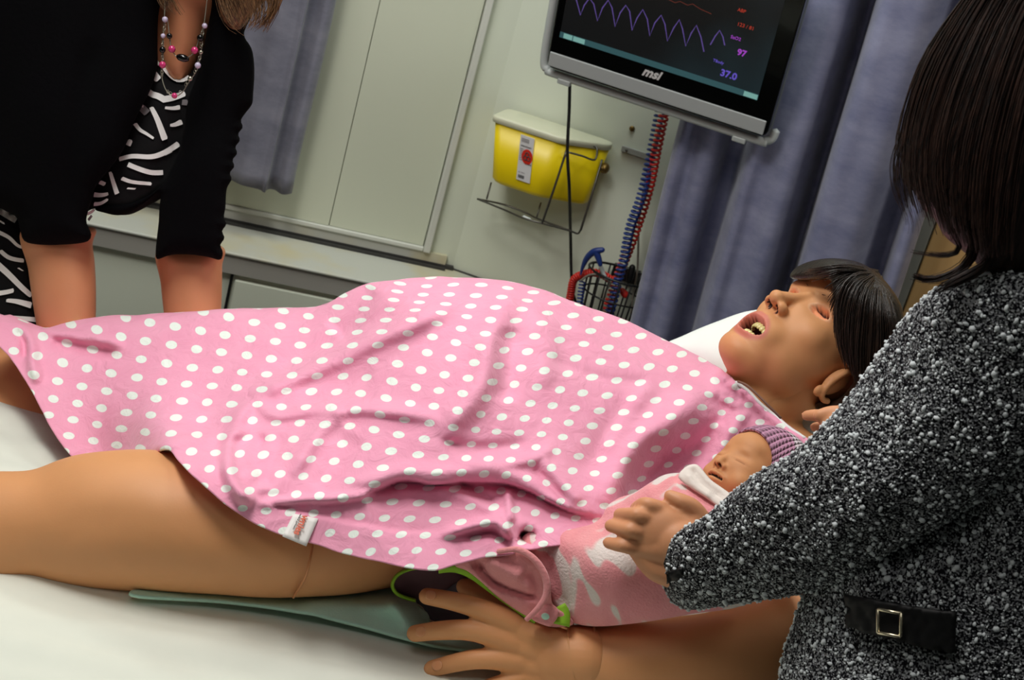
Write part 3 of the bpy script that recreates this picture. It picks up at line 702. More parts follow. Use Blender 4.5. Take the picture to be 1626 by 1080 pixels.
# ================================================================== BED
ZB = 0.795
bed = thing('hospital_bed', 'hospital bed with white fitted sheet under the polka-dotted mannequin', 'bed', (0, 1.6, 0))
BA = math.radians(20)
def bed_z(x, y):
    k = 0.0
    if x > 0.12: k = math.tan(BA) * (x - 0.12) - 0.0
    elif x > -0.02: k = math.tan(BA) * (x + 0.02) ** 2 / 0.28 * 0.0
    return ZB + k
def bed_surf(x0, x1, y0, y1, r=0.05, thick=0.14):
    nx, ny = 150, 70; V = []; Fc = []
    for i in range(nx + 1):
        for j in range(ny + 1):
            x = x0 + (x1 - x0) * i / nx; y = y0 + (y1 - y0) * j / ny
            t = x - 0.20; k = 0.5 * (t + math.sqrt(t * t + 0.02)) * math.tan(BA) - 0.012
            ed = min(x - x0, x1 - x, y - y0, y1 - y); dz = -roll_(np.array([ed]), r)[0] * r
            nz = 0.012 * noise.noise(Vector((x * 1.6, y * 8 + x * 2, 0))) + 0.007 * noise.noise(Vector((x * 2.2, y * 22 - x * 3, 4)))
            V.append((x, y, ZB + k + dz + nz))
    for i in range(nx):
        for j in range(ny): a = i * (ny + 1) + j; Fc.append((a, a + ny + 1, a + ny + 2, a + 1))
    n = len(V); bd = [i * (ny + 1) for i in range(nx + 1)] + [nx * (ny + 1) + j for j in range(1, ny + 1)] + [i * (ny + 1) + ny for i in range(nx - 1, -1, -1)] + [j for j in range(ny - 1, 0, -1)]
    V += [(V[b][0], V[b][1], V[b][2] - thick) for b in bd]; m_ = len(bd)
    for k in range(m_): Fc.append((bd[k], bd[(k + 1) % m_], n + (k + 1) % m_, n + k))
    Fc.append(tuple(range(n, n + m_)))
    return np.array(V), Fc
obj('fitted_sheet', bed_surf(-1.25, 0.98, 1.14, 2.02), 'sheet', bed)
obj('bed_frame', join([box((-0.55, 1.56, 0.58), np.eye(3), (0.68, 0.44, 0.03))]), 'silver', bed, smooth=False)
for x in (-1.15, 0.4):
    for y in (1.16, 1.96): obj('leg', sweep([(x, y, 0.05), (x, y, 0.58)], 0.025, 12, 1), 'silver', bed)
def bz(x, y):
    t = x - 0.20; return ZB + 0.5 * (t + math.sqrt(t * t + 0.02)) * math.tan(BA) - 0.012
def on_bed(px, py, up=0.0):
    d = 1.7
    for _ in range(30):
        q = P(px, py, d); r = ray(px, py); d += (bz(q[0], q[1]) + up - q[2]) / r[2]
    return d
pil = obj('pillow', inflate([(1052, 552), (1085, 533), (1140, 510), (1200, 492), (1300, 490), (1400, 520), (1470, 560), (1500, 640), (1480, 720), (1380, 740), (1260, 700), (1190, 650), (1150, 610), (1100, 580)],
    [(1060, 550, 2.12), (1140, 512, 2.12), (1150, 600, 2.05), (1300, 500, 2.08), (1300, 640, 2.02), (1450, 600, 2.02)], 60, 12, 0.05, rk=.8), 'pillowcase')
tag(pil, 'white pillow behind the mannequin\'s chin and dark wig', 'pillow')
# mint towel
def drape(outline, up, thick=0.004, fl=(), step=7, smooth=4, extra=None, mat='mint_towel'):
    V2, Fc, loop, ol = mesh2d(outline, step, (3, 7), smooth)
    D = np.array([on_bed(x, y, up if not extra else up + extra(x, y)) for x, y in V2]); D = folds(V2, D, fl)
    return PA(V2[:, 0], V2[:, 1], D), Fc
tw = obj('towel', drape([(214, 936), (300, 936), (400, 930), (470, 925), (560, 905), (640, 925), (662, 958), (680, 975), (684, 992), (700, 1008), (760, 1022), (757, 1032), (700, 1026), (640, 1012), (560, 990), (460, 968), (350, 954), (222, 946)], 0.012,
    fl=[('ridge', [(470, 965), (570, 958), (640, 962)], .012, 14), ('ridge', [(620, 950), (636, 975), (650, 1000)], .012, 9), ('ridge', [(662, 955), (670, 980), (690, 1005)], -.008, 9)], extra=lambda x, y: .018 * math.exp(-((x - 640) / 60) ** 2 - ((y - 960) / 25) ** 2)), 'mint_towel')
s = tw.modifiers.new('s', 'SOLIDIFY'); s.thickness = 0.004; s.offset = -1
tag(tw, 'mint green towel lying flat under the mannequin\'s near thigh', 'towel')

# ================================================================== MANNEQUIN
HO = np.array([0.3975, 1.9063, 1.1669]); HS = 0.0103
HM = np.array([[-0.4813, -0.55, 0.6825], [0.8753, -0.2595, 0.4081], [-0.0474, 0.7938, 0.6063]])
def hp(x, y, z): return HO + HM @ (np.array([x, y, z], float) * HS)
man = thing('birthing_mannequin', 'female training mannequin lying on the bed in a pink polka-dotted gown', 'mannequin', (0.05, 1.7, ZB))
# limbs and trunk as one surface
thigh = inflate([(-260, 735), (-120, 748), (0, 748), (50, 746), (85, 733), (120, 722), (165, 716), (220, 713), (268, 716), (330, 722), (400, 735), (480, 760), (560, 790), (640, 830), (700, 870), (700, 915), (640, 930), (560, 944), (480, 949), (420, 950), (330, 944), (220, 940), (130, 937), (80, 931), (50, 926), (30, 930), (0, 941), (-120, 975), (-260, 1000)],
    [(-200, 850, 1.66), (0, 850, 1.68), (100, 830, 1.67), (250, 820, 1.66), (400, 860, 1.68), (520, 880, 1.71), (650, 890, 1.76), (250, 740, 1.68), (250, 920, 1.66)], 95, 8, rk=1.0)
farleg = inflate([(-260, 560), (-100, 540), (0, 535), (100, 530), (300, 520), (500, 530), (620, 570), (640, 700), (500, 720), (300, 720), (110, 728), (60, 741), (0, 735), (-100, 715), (-260, 700)],
    [(0, 640, 2.07), (-200, 640, 2.05), (110, 650, 2.08), (300, 620, 2.13), (500, 640, 2.10), (620, 640, 2.05)], 90, 9)
trunk = [capsule([P(560, 740, 1.98), P(700, 660, 2.00), P(900, 660, 2.00), P(1080, 690, 2.02), P(1170, 720, 2.02)], [.10, .11, .095, .075, .06], 24),
         ellipsoid(P(740, 590, 1.99), (.14, .11, .09))]
neck = capsule([hp(0, -1.5, -6), hp(0, -3.0, -11), hp(0, -5, -16)], [(.058, .060), (.056, .058), (.065, .07)], 20)
shoulders = capsule([P(1290, 770, 1.90), P(1225, 730, 2.00), P(1160, 690, 2.10)], [.052, .06, .05], 18)
arm = [capsule([P(1290, 770, 1.91), P(1300, 880, 1.84), P(1265, 985, 1.745)], [.052, .048, .045], 18),
       capsule([P(1250, 1000, 1.745), P(1160, 1035, 1.735), P(1050, 1048, 1.735), P(960, 1050, 1.735), P(905, 1046, 1.735)], [.046, .050, .048, .043, .039], 18)]
farm = [capsule([P(1160, 690, 2.10), P(1050, 720, 2.13), P(960, 740, 2.12)], [.045, .04, .035], 14)]
body = fuse(join([thigh, farleg] + trunk + [neck, shoulders] + arm + farm), 0.0055, 8)

# head (built in its own centimetres, then set at its pose)
def sweep_c(p, r, **k): return capsule([np.array(q, float) for q in p], r, **k)
hparts = [ellipsoid((0, -1.5, 3.3), (7.6, 9.2, 8.2), nu=40, nv=24), ellipsoid((0, 2.2, -2.5), (6.9, 6.3, 8.0), nu=36, nv=22), ellipsoid((0, 2.2, -7.2), (6.1, 5.6, 4.6), nu=30, nv=18),
          ellipsoid((0, 4.6, -9.4), (4.4, 4.0, 3.5), nu=24, nv=14), ellipsoid((0, 6.2, -10.9), (3.0, 2.5, 2.2), nu=20, nv=12), ellipsoid((0, 5.2, 4.2), (5.2, 3.5, 3.8)),
          ellipsoid((-3.4, 4.7, -2.6), (3.3, 2.9, 3.0)), ellipsoid((3.4, 4.7, -2.6), (3.3, 2.9, 3.0)),
          ellipsoid((-2.9, 6.0, 1.7), (3.1, 2.1, 1.6)), ellipsoid((2.9, 6.0, 1.7), (3.1, 2.1, 1.6)),
          ellipsoid((0, 6.2, -6.8), (3.9, 3.0, 3.8), nu=28, nv=16),
          sweep_c([(0, 7.2, 1.0), (0, 8.2, -1.0), (0, 9.5, -2.9)], [.95, .85, .95]), ellipsoid((0, 9.9, -3.5), (1.1, 1.15, 1.0)), ellipsoid((-1.2, 9.0, -3.9), (.9, 1.05, .8)), ellipsoid((1.2, 9.0, -3.9), (.9, 1.05, .8))]
mw_, mh_ = 2.55, 1.7
lip = [np.array([mw_ * math.cos(t), 8.45 - 0.15 * (mw_ * math.cos(t)) ** 2 + .1 * math.sin(t), -7.85 + mh_ * math.sin(t) * (1.05 if math.sin(t) > 0 else .8)]) for t in np.linspace(0, 2 * math.pi, 41)]
hparts.append(sweep(lip, [.26 + .26 * abs(math.sin(t)) for t in np.linspace(0, 2 * math.pi, 41)], 10, 1))
hparts.append(sweep_c([(0, -1.2, -5), (0, -2.2, -9), (0, -4.0, -14)], [(5.4, 5.8), (5.2, 5.8), (5.6, 6.2)], ns=28))
nb_ = 11
hbase = fuse(join(hparts[:nb_] + [hparts[-1]]), 0.32, 34)
HV, HF = fuse(join([hbase] + hparts[nb_:-1]), 0.20, 6)
tint = np.zeros((len(HV), 4)); tint[:, :3] = lin((214, 152, 100))
def gauss(V, c, r): q = (V - np.array(c)) / np.array(r); return np.exp(-(q ** 2).sum(1))
def push(c, r, v, w=None):
    global HV
    g = gauss(HV, c, r)[:, None]; HV = HV + g * np.array(v)
front = HV[:, 1] > 3
for sgn in (-1, 1):
    push((sgn * 3.2, 8.0, 0.1), (1.9, 1.8, 1.2), (0, -.75, 0))            # eye sockets
    push((sgn * 3.25, 7.4, 0.0), (1.3, 1.2, .75), (0, .35, 0))            # lids
    push((sgn * 1.9, 7.2, -5.8), (.8, 1.5, 1.8), (0, -.25, 0))           # nasolabial
push((0, 9.2, -5.4), (.45, .8, .7), (0, -.2, 0))
push((0, 7.4, -10.0), (2.4, 1.2, .45), (0, -.35, 0))
# openings pressed in: nostrils, eyes, mouth
def hole(c, ax, ay, depth, col, edge=None, power=4, dirv=(0, -1, 0), ylim=2.0, tiltd=0.0):
    global HV
    dx = HV[:, 0] - c[0]; dz = HV[:, 2] - c[2]
    ct, st = math.cos(tiltd), math.sin(tiltd); ux = dx * ct + dz * st; uz = -dx * st + dz * ct
    q = (np.abs(ux) / ax) ** 2 + (np.abs(uz) / ay) ** 2
    m_ = (np.abs(HV[:, 1] - c[1]) < ylim) & (q < 2.2)
    t = np.clip((1.15 - q) / 0.4, 0, 1) * m_; t = t * t * (3 - 2 * t)
    HV = HV + t[:, None] * np.array(dirv) * depth
    k = t > .25
    tint[k, :3] = lin(col); tint[k, 3] = 1
    if edge is not None:
        k2 = m_ & (q < 1.9) & ~k; tint[k2, :3] = lin(edge[0]); tint[k2, 3] = edge[1] * np.clip((1.9 - q[k2]) / .6, 0, 1)
for sgn in (-1, 1):
    hole((sgn * 3.25, 7.4, 0.05), 1.35, .82, .75, (238, 160, 116), ((232, 182, 144), .7), tiltd=sgn * 0.12)
    hole((sgn * 3.25, 7.2, 0.42), 1.15, .24, .7, (70, 30, 20), None, tiltd=sgn * 0.12)
# lips
q = ((HV[:, 0] / (mw_ + .45)) ** 2 + ((HV[:, 2] + 7.9) / (mh_ + .62)) ** 2); k = (q < 1.05) & (HV[:, 1] > 5.5)
tint[k, :3] = lin((208, 112, 106)); tint[k, 3] = np.clip((1.05 - q[k]) / .35, 0, .75)
hole((0, 7.8, -7.85), mw_ - .28, mh_ - .42, 3.2, (84, 30, 22), None, ylim=3.0)
for sgn in (-1, 1):                                                        # nostrils open downward
    g = gauss(HV, (sgn * .82, 9.35, -4.75), (.42, .62, .45)); HV[:, 2] += g * 1.0; HV[:, 1] -= g * .35
    k = g > .22; tint[k, :3] = lin((46, 18, 12)); tint[k, 3] = 1
# rosy cheek and chin
for c, r in (((0, 7.5, -11.5), (2.6, 3, 1.6)), ((-4.3, 5.5, -9.0), (2.2, 2.5, 1.8)), ((4.3, 5.5, -9.0), (2.2, 2.5, 1.8))):
    g = gauss(HV, c, r) * .22; k = tint[:, 3] < .05; tint[k, :3] = lin((226, 130, 104)); tint[k, 3] = np.maximum(tint[k, 3], g[k])
HW = HO + (HV * HS) @ HM.T
# ear
def ear(s, H, sc=1.0):
    c = np.array([s * 7.0, -1.2, -2.2]); pr_ = []
    rim = [c + np.array([s * .5, 1.5 * math.cos(t) * 1.0 - .3, 3.0 * math.sin(t)]) * sc for t in np.linspace(-2.2, 2.6, 16)]
    return join([capsule(rim, [.42 * sc] * 16, 8, 1), ellipsoid(c + np.array([0, .3, -.2]) * sc, np.array((.55, 1.5, 2.4)) * sc), ellipsoid(c + np.array([s * .2, .7, -2.9]) * sc, np.array((.5, .75, .9)) * sc), ellipsoid(c + np.array([s * .35, 1.3, -.8]) * sc, np.array((.35, .4, .6)) * sc)])
er = fuse(join([ear(-1, 0), ear(1, 0)]), .16, 3); EW = HO + (er[0] * HS) @ HM.T
# hand of the near arm, open on the bed, palm down
D0 = 1.725
def hd_(x, y, dd=0.0): return P(x, y, D0 + dd)
hand = [capsule([hd_(678, 947, -.005), hd_(720, 955, -.012), hd_(765, 968, -.016), hd_(815, 990, -.01)], [.0100, .0112, .0125, .0150], 14),
        capsule([hd_(659, 1006, 0), hd_(705, 1001, -.012), hd_(755, 1002, -.016), hd_(815, 1020, -.01)], [.0102, .0115, .0128, .0150], 14),
        capsule([hd_(686, 1062, .0), hd_(735, 1050, -.012), hd_(775, 1046, -.014), hd_(825, 1050, -.008)], [.0100, .0113, .0125, .0148], 14),
        capsule([hd_(722, 1112, .0), hd_(760, 1098, -.008), hd_(800, 1085, -.010), hd_(835, 1075, -.006)], [.0090, .0102, .0112, .013], 14),
        capsule([hd_(738, 932, .028), hd_(770, 944, .022), hd_(805, 960, .012), hd_(850, 990, .0)], [.0105, .0122, .0135, .0165], 14),
        capsule([hd_(815, 992, -.006), hd_(850, 1010, -.006), hd_(900, 1035, .0)], [.0165, .0205, .028], 16), capsule([hd_(815, 1020, -.006), hd_(860, 1030, -.004), hd_(905, 1043, .0)], [.0165, .023, .030], 16),
        capsule([hd_(825, 1052, -.004), hd_(865, 1052, -.002), hd_(905, 1048, .0)], [.016, .023, .030], 16), capsule([hd_(835, 1076, -.002), hd_(870, 1066, 0), hd_(905, 1050, .002)], [.015, .022, .030], 16),
        capsule([hd_(880, 1042, .0), hd_(910, 1043, .0), hd_(925, 1044, .0)], [.032, .0365, .0375], 24)]
hfu = fuse(join(hand), 0.0022, 6)
# the forearm's rolled sleeve seams
seam = [sweep([P(906, 1044, 1.733) + 0 * 1.0 * CR + (CU * math.cos(t) + _f * math.sin(t)) * .0425 + CR * .004 * math.sin(t * 2) for t in np.linspace(0, 2 * math.pi, 40)], .0012, 6, 1),
        sweep([P(938, 1047, 1.735) + (CU * math.cos(t) + _f * math.sin(t)) * .0425 + CR * .003 * math.cos(t) for t in np.linspace(0, 2 * math.pi, 40)], .0014, 6, 1)]
allv, allf = join([body, (HW, HF), (EW, er[1]), hfu] + seam)
tt = np.zeros((len(allv), 4)); tt[len(body[0]):len(body[0]) + len(HW)] = tint
bo = obj('body', (allv, allf), 'dummy_skin', man); set_tint(bo, tt)
# thigh skin cuff seam
cuff = sweep([P(x, y, d) for x, y, d in [(497, 862, 1.703), (492, 890, 1.697), (484, 918, 1.703), (466, 949, 1.735)]], .0016, 6, 6)
sm_ = obj('skin_seam', cuff, 'plain_skin', man)
# finger nails
def nail(p, ax, up, w_, l_):
    ax = np.array(ax) / np.linalg.norm(ax); up = np.array(up) - ax * (np.array(up) @ ax); up /= np.linalg.norm(up); sd = np.cross(ax, up)
    return ellipsoid(p, (l_, w_, .0011), np.stack([ax, sd, up], 1), 14, 8)
for (x0, y0, x1, y1, dd) in ((684, 945, 720, 955, -.0155), (668, 1003, 705, 1001, -.013), (694, 1057, 735, 1050, -.013), (728, 1106, 760, 1098, -.011)):
    a = hd_(x0, y0, dd); b = hd_(x1, y1, dd - .012); obj('fingernail', nail(a, a - b, -_f + CU * .35, .0060, .0072), 'nail_skin', man)
# teeth and tongue
def arch(z, r, y0, n, sz, updown):
    out = []
    for i in range(n):
        a = math.radians(-68 + 136 * i / (n - 1)); c = np.array([r * math.sin(a), y0 + r * 1.1 * (math.cos(a) - 1), z])
        T_ = np.array([math.cos(a), -math.sin(a), 0]); Nn = np.array([math.sin(a), math.cos(a), 0])
        out.append(ellipsoid(c, (.34, .24, .48), np.stack([T_, Nn, (0, 0, 1)], 1), 10, 8))
    return join(out)
def toW(vf): return HO + (vf[0] * HS) @ HM.T, vf[1]
mouth = obj('lower_teeth', toW(arch(-8.72, 1.9, 7.75, 10, .4, 1)), 'teeth', man)
obj('upper_teeth', toW(arch(-7.0, 1.9, 7.7, 10, .4, -1)), 'teeth', man)
obj('tongue', toW(ellipsoid((0, 5.7, -8.6), (1.35, 1.9, .75))), 'tongue', man)
for sgn in (-1, 1):
    bl = [np.array([sgn * (1.6 + .45 * i), 7.95 - .12 * i * i * .5, 1.75 + .35 * math.sin(i * .6)]) for i in range(7)]
    obj('eyebrow', toW(sweep(bl, [.03, .05, .06, .06, .05, .04, .02], 6, 2)), 'brow', man)

# wig: a shaped shell of hair plus strands
wig = inflate([(1254, 440), (1264, 425), (1290, 414), (1325, 410), (1365, 417), (1400, 440), (1428, 478), (1438, 515), (1450, 560), (1440, 620), (1400, 660), (1340, 662), (1300, 652), (1296, 640), (1330, 634), (1352, 612), (1357, 596), (1345, 580), (1336, 565), (1328, 540), (1325, 500), (1322, 470), (1319, 446), (1298, 444), (1272, 445)],
    [(1280, 428, 1.955), (1340, 430, 1.90), (1330, 520, 1.872), (1380, 500, 1.865), (1420, 520, 1.88), (1345, 580, 1.868), (1390, 600, 1.87), (1330, 648, 1.92), (1322, 460, 1.882)], 34, 6, .14, rk=.8)
def strands(paths, n, r, jit, ns=5, sm=6, taper=True, dj=0.004):
    """many locks blended between guide paths (pixel x, y, depth)"""
    G = [catmull(p, 6) for p in paths]; m_ = min(len(g) for g in G); G = [resample(g, max(np.linalg.norm(np.diff(g, axis=0), axis=1).sum() / 14.001, .1), False)[:15] for g in G]
    out = []
    for i in range(n):
        u = RNG.random() * (len(G) - 1); a = int(u); t = u - a; L = min(len(G[a]), len(G[a + 1])); g = G[a][:L] * (1 - t) + G[a + 1][:L] * t
        off = RNG.normal(size=2) * jit; ph = RNG.random() * 6; g = g.copy(); k = np.linspace(0.2, 1, L)
        g[:, 0] += off[0] * k + np.sin(np.linspace(0, 3, L) + ph) * jit * .35; g[:, 1] += off[1] * k; g[:, 2] += RNG.normal() * dj
        cut = int(L * RNG.uniform(.8, 1)); g = g[:max(5, cut)]
        rr_ = r * RNG.uniform(.5, 1.4) * (np.linspace(1, .12, len(g)) ** .6 if taper else np.ones(len(g)))
        out.append(sweep(PA(g[:, 0], g[:, 1], g[:, 2]), rr_, ns, 1, cap=False))
    return join(out)
ws = strands([[(1392, 432, 1.925), (1340, 424, 1.885), (1300, 430, 1.90), (1262, 438, 1.965)], [(1392, 432, 1.925), (1345, 430, 1.882), (1320, 435, 1.88), (1300, 440, 1.90)],
              [(1392, 436, 1.92), (1350, 440, 1.872), (1330, 480, 1.868), (1332, 540, 1.865), (1345, 585, 1.862)], [(1394, 436, 1.92), (1370, 460, 1.862), (1360, 520, 1.856), (1358, 580, 1.858), (1368, 625, 1.868)],
              [(1396, 440, 1.925), (1395, 480, 1.865), (1395, 540, 1.858), (1392, 600, 1.864), (1388, 640, 1.875)], [(1398, 440, 1.93), (1418, 490, 1.875), (1428, 550, 1.87), (1422, 620, 1.88), (1410, 650, 1.89)]], 520, .0012, 3.5)
wg = obj('wig', join([wig, ws]), 'wig_hair', man)

# ---- gown
GO = [(-60, 486), (0, 500), (30, 509), (62, 522), (78, 520), (112, 511), (155, 505), (200, 502), (250, 499), (350, 494), (430, 491), (500, 488), (526, 480), (546, 467), (568, 456), (592, 449), (630, 445), (680, 442), (740, 443), (790, 446), (830, 452), (870, 464), (905, 480), (950, 494), (985, 507), (1020, 523), (1060, 543), (1100, 562), (1135, 582), (1160, 598), (1172, 608), (1190, 620), (1208, 640), (1232, 660), (1256, 680), (1280, 695),
      (1300, 712), (1304, 745), (1290, 775), (1240, 800), (1180, 800), (1120, 800), (1060, 800), (1010, 822), (975, 846), (940, 858), (900, 866), (866, 870), (848, 874), (832, 874), (823, 872), (816, 879), (790, 883), (760, 888), (727, 897), (700, 905), (679, 907), (644, 902), (596, 890), (541, 878), (507, 867), (445, 848), (403, 830), (358, 802), (321, 769), (300, 751), (281, 729), (268, 716), (245, 722), (215, 736), (180, 744), (145, 742), (112, 724),
      (84, 686), (60, 640), (30, 590), (0, 549), (-60, 500)]
GC = [(0, 505, 2.06), (0, 545, 2.02), (-50, 492, 2.07), (60, 530, 2.06), (60, 630, 1.97), (110, 718, 1.93), (200, 507, 2.07), (200, 600, 1.99), (180, 735, 1.92), (240, 715, 1.80), (262, 712, 1.73), (300, 740, 1.668), (350, 498, 2.06), (350, 600, 1.96), (320, 680, 1.84), (380, 650, 1.87), (400, 740, 1.72), (400, 825, 1.655), (500, 492, 2.05), (520, 560, 1.95), (500, 650, 1.83), (500, 720, 1.745), (500, 800, 1.68), (500, 860, 1.665),
      (600, 452, 2.00), (740, 448, 1.98), (700, 500, 1.90), (700, 600, 1.80), (650, 700, 1.735), (620, 780, 1.69), (640, 890, 1.655), (870, 470, 1.99), (850, 520, 1.91), (850, 600, 1.84), (800, 700, 1.765), (820, 760, 1.73), (740, 850, 1.68), (800, 870, 1.67), (1000, 518, 2.02), (980, 600, 1.9), (950, 700, 1.815), (940, 800, 1.73), (1100, 566, 2.02), (1080, 620, 1.93), (1060, 700, 1.87),
      (1030, 770, 1.85), (1160, 602, 1.99), (1150, 680, 1.90), (1130, 740, 1.88), (1200, 640, 1.94), (1278, 692, 1.86), (1200, 750, 1.875), (1290, 760, 1.84)]
GF = [('ridge', [(826, 846), (836, 852), (850, 856)], -.040, 11, 1), ('ridge', [(398, 634), (440, 612), (500, 586), (582, 549), (663, 512), (720, 484)], .020, 18), ('ridge', [(420, 600), (500, 560), (580, 520), (650, 486)], -.010, 20),
      ('ridge', [(400, 634), (372, 680), (360, 730), (376, 778), (404, 797)], .019, 13), ('ridge', [(470, 625), (540, 610), (600, 600)], -.006, 22), ('ridge', [(880, 470), (930, 500), (1000, 540), (1060, 580)], -.005, 14), ('ridge', [(840, 480), (870, 540), (860, 620)], .006, 20), ('ridge', [(1040, 600), (1000, 660), (960, 720)], .007, 16), ('ridge', [(420, 690), (405, 730), (420, 775)], -.012, 16),
      ('ridge', [(404, 640), (438, 659), (490, 655), (548, 652), (630, 655), (700, 668)], .012, 11), ('ridge', [(548, 654), (518, 672), (494, 700), (458, 758)], .014, 17), ('ridge', [(450, 690), (430, 740), (420, 775)], -.008, 14), ('ridge', [(560, 690), (530, 740), (500, 780)], -.006, 24),
      ('ridge', [(808, 455), (795, 500), (776, 540), (768, 600), (745, 640), (722, 665), (708, 700)], .016, 24), ('ridge', [(815, 520), (805, 580), (800, 640)], -.010, 24),
      ('ridge', [(1128, 600), (1075, 660), (1017, 700), (985, 750), (962, 805)], .020, 26), ('ridge', [(1160, 640), (1120, 700), (1060, 740), (1010, 780)], -.024, 26), ('ridge', [(1010, 640), (960, 700), (915, 760)], -.006, 24),
      ('ridge', [(720, 730), (790, 738), (850, 728), (880, 712)], .008, 10), ('ridge', [(700, 700), (760, 712), (840, 705)], -.006, 12), ('ridge', [(860, 730), (890, 760), (925, 800)], .008, 12), ('ridge', [(846, 742), (872, 768), (905, 800)], -.006, 10),
      ('step', [(575, 783), (600, 774), (638, 758), (690, 763), (737, 761), (797, 762), (840, 775), (866, 788), (905, 806), (950, 818)], .032, 70, 1),
      ('ridge', [(560, 772), (600, 762), (640, 748), (700, 750), (797, 750), (860, 772)], .008, 12),
      ('step', [(706, 848), (679, 848), (631, 847), (541, 832), (462, 815), (414, 797), (385, 775)], .008, 40, 1), ('ridge', [(414, 798), (470, 794), (541, 793), (600, 782)], .010, 7),
      ('ridge', [(700, 850), (745, 836), (790, 830), (812, 856)], .014, 8), ('ridge', [(735, 856), (780, 848), (810, 866)], -.010, 7), ('ridge', [(660, 770), (740, 785), (790, 815), (812, 850)], .008, 14), ('ridge', [(724, 766), (752, 780), (790, 800)], -.010, 8), ('ridge', [(806, 775), (808, 805), (812, 830)], .010, 7),
      ('ridge', [(62, 524), (100, 532), (150, 538), (200, 548)], .010, 9), ('ridge', [(20, 508), (48, 540), (52, 575), (58, 610)], .012, 10), ('ridge', [(28, 520), (38, 545), (40, 570)], -.010, 7), ('ridge', [(80, 545), (120, 552), (190, 565)], -.008, 14),
      ('ridge', [(210, 722), (300, 702), (360, 690), (398, 684)], .010, 9), ('ridge', [(590, 452), (560, 500), (530, 530)], -.012, 22),
      ('ridge', [(1175, 612), (1200, 640), (1240, 676), (1275, 700)], .006, 6), ('ridge', [(900, 500), (960, 560), (1040, 600)], .004, 12), ('ridge', [(960, 520), (1020, 560), (1100, 590)], -.004, 9),
      ('ridge', [(850, 560), (950, 600), (1050, 610)], -.004, 10), ('ridge', [(1190, 650), (1150, 700), (1130, 740)], .006, 12)]
# cloth print field: how the dot rows run across the draped cloth, integrated to UVs
LAT = [(85, 570, 39, 10, -7, 33), (260, 600, 38, 7, -7.5, 30), (300, 515, 38, 4.5, -2, 36), (300, 665, 39, 2, -6.5, 26), (150, 690, 39, 9, -6, 25), (620, 600, 35, 16, -11, 31), (690, 590, 37.5, 2, -8, 23), (780, 530, 37.5, 2.5, -8, 22), (880, 580, 37.5, 1.5, -13, 25.5), (980, 600, 38, 3, -14, 25), (1060, 640, 40, -1.5, -14, 23.5), (975, 690, 44, -4, -17, 25), (820, 660, 34, 1, -10.5, 24.5), (670, 465, 37.5, -3, -5, 11), (850, 475, 37, 6, -8, 11), (575, 490, 36, -7, -3.5, 20), (585, 715, 39, 14, -15, 32), (800, 700, 37, 0, -3, 15), (860, 745, 31, 8, -6, 25), (400, 740, 38, 6, -14, 27), (700, 820, 42, 9, -22, 20), (560, 870, 40, 2, -8, 30), (1110, 600, 29, 21, -14, 23.5), (1180, 680, 28, 10, -14, 22.5), (1050, 780, 30, 0, -12, 22), (930, 780, 36, 2, -12, 24), (450, 540, 38, 3, -5, 30), (460, 620, 38, 4, -7, 25), (950, 520, 38, 8, -13, 20), (480, 820, 39, 8, -10, 30)]
gx0, gy0, gs = -64, 436, 12; gnx, gny = 116, 42
GX, GY = np.meshgrid(gx0 + gs * np.arange(gnx), gy0 + gs * np.arange(gny)); gp = np.stack([GX.ravel(), GY.ravel()], 1).astype(float)
Lm = []
for x, y, ax, ay, bx, by in LAT:
    Mi = np.linalg.inv(np.array([[ax, bx], [ay, by]])); Lm.append(Mi.ravel())            # rows: grad u, grad v
Lm = np.array(Lm); Lp = np.array([q[:2] for q in LAT], float)
dq = np.linalg.norm(gp[:, None] - Lp[None], axis=2); wq = 1 / (dq ** 2.5 + 20 ** 2.5); wq /= wq.sum(1)[:, None]; GR = (wq @ Lm).reshape(gny, gnx, 4)
def integrate(gxf, gyf):
    ny, nx = gxf.shape; U = np.zeros((ny, nx))
    rx_ = (gxf[:, :-1] + gxf[:, 1:]) / 2 * gs; ry_ = (gyf[:-1] + gyf[1:]) / 2 * gs
    # direct Poisson solve with cosine transforms built as dense matrices
    div = np.zeros((ny, nx)); div[:, :-1] += rx_; div[:, 1:] -= rx_; div[:-1] += ry_; div[1:] -= ry_; div = -div
    def dctm(n): k = np.arange(n)[:, None]; i = np.arange(n)[None]; Cm = np.cos(math.pi * k * (i + .5) / n) * math.sqrt(2 / n); Cm[0] /= math.sqrt(2); return Cm
    A, B = dctm(ny), dctm(nx); F_ = A @ div @ B.T
    lam = (2 - 2 * np.cos(math.pi * np.arange(ny) / ny))[:, None] + (2 - 2 * np.cos(math.pi * np.arange(nx) / nx))[None]; lam[0, 0] = 1
    F_ = F_ / lam; F_[0, 0] = 0; return A.T @ F_ @ B
UU = -integrate(-GR[..., 0] * -1, -GR[..., 1] * -1) * -1; VV = integrate(GR[..., 2], GR[..., 3])
def bil(F_, Q):
    u = np.clip((Q[:, 0] - gx0) / gs, 0, gnx - 1.001); v = np.clip((Q[:, 1] - gy0) / gs, 0, gny - 1.001); i = u.astype(int); j = v.astype(int); a = u - i; b = v - j
    return F_[j, i] * (1 - a) * (1 - b) + F_[j, i + 1] * a * (1 - b) + F_[j + 1, i] * (1 - a) * b + F_[j + 1, i + 1] * a * b
U0 = bil(UU, np.array([[305., 584.5]]))[0]; V0 = bil(VV, np.array([[305., 584.5]]))[0]
def cloth_uv(Q): return np.stack([bil(UU, Q) - U0, bil(VV, Q) - V0], 1)
V2, GFc, loop, ol = mesh2d(GO, 4.6, (2, 5, 9), 3)
Df = tps(GC)(V2)
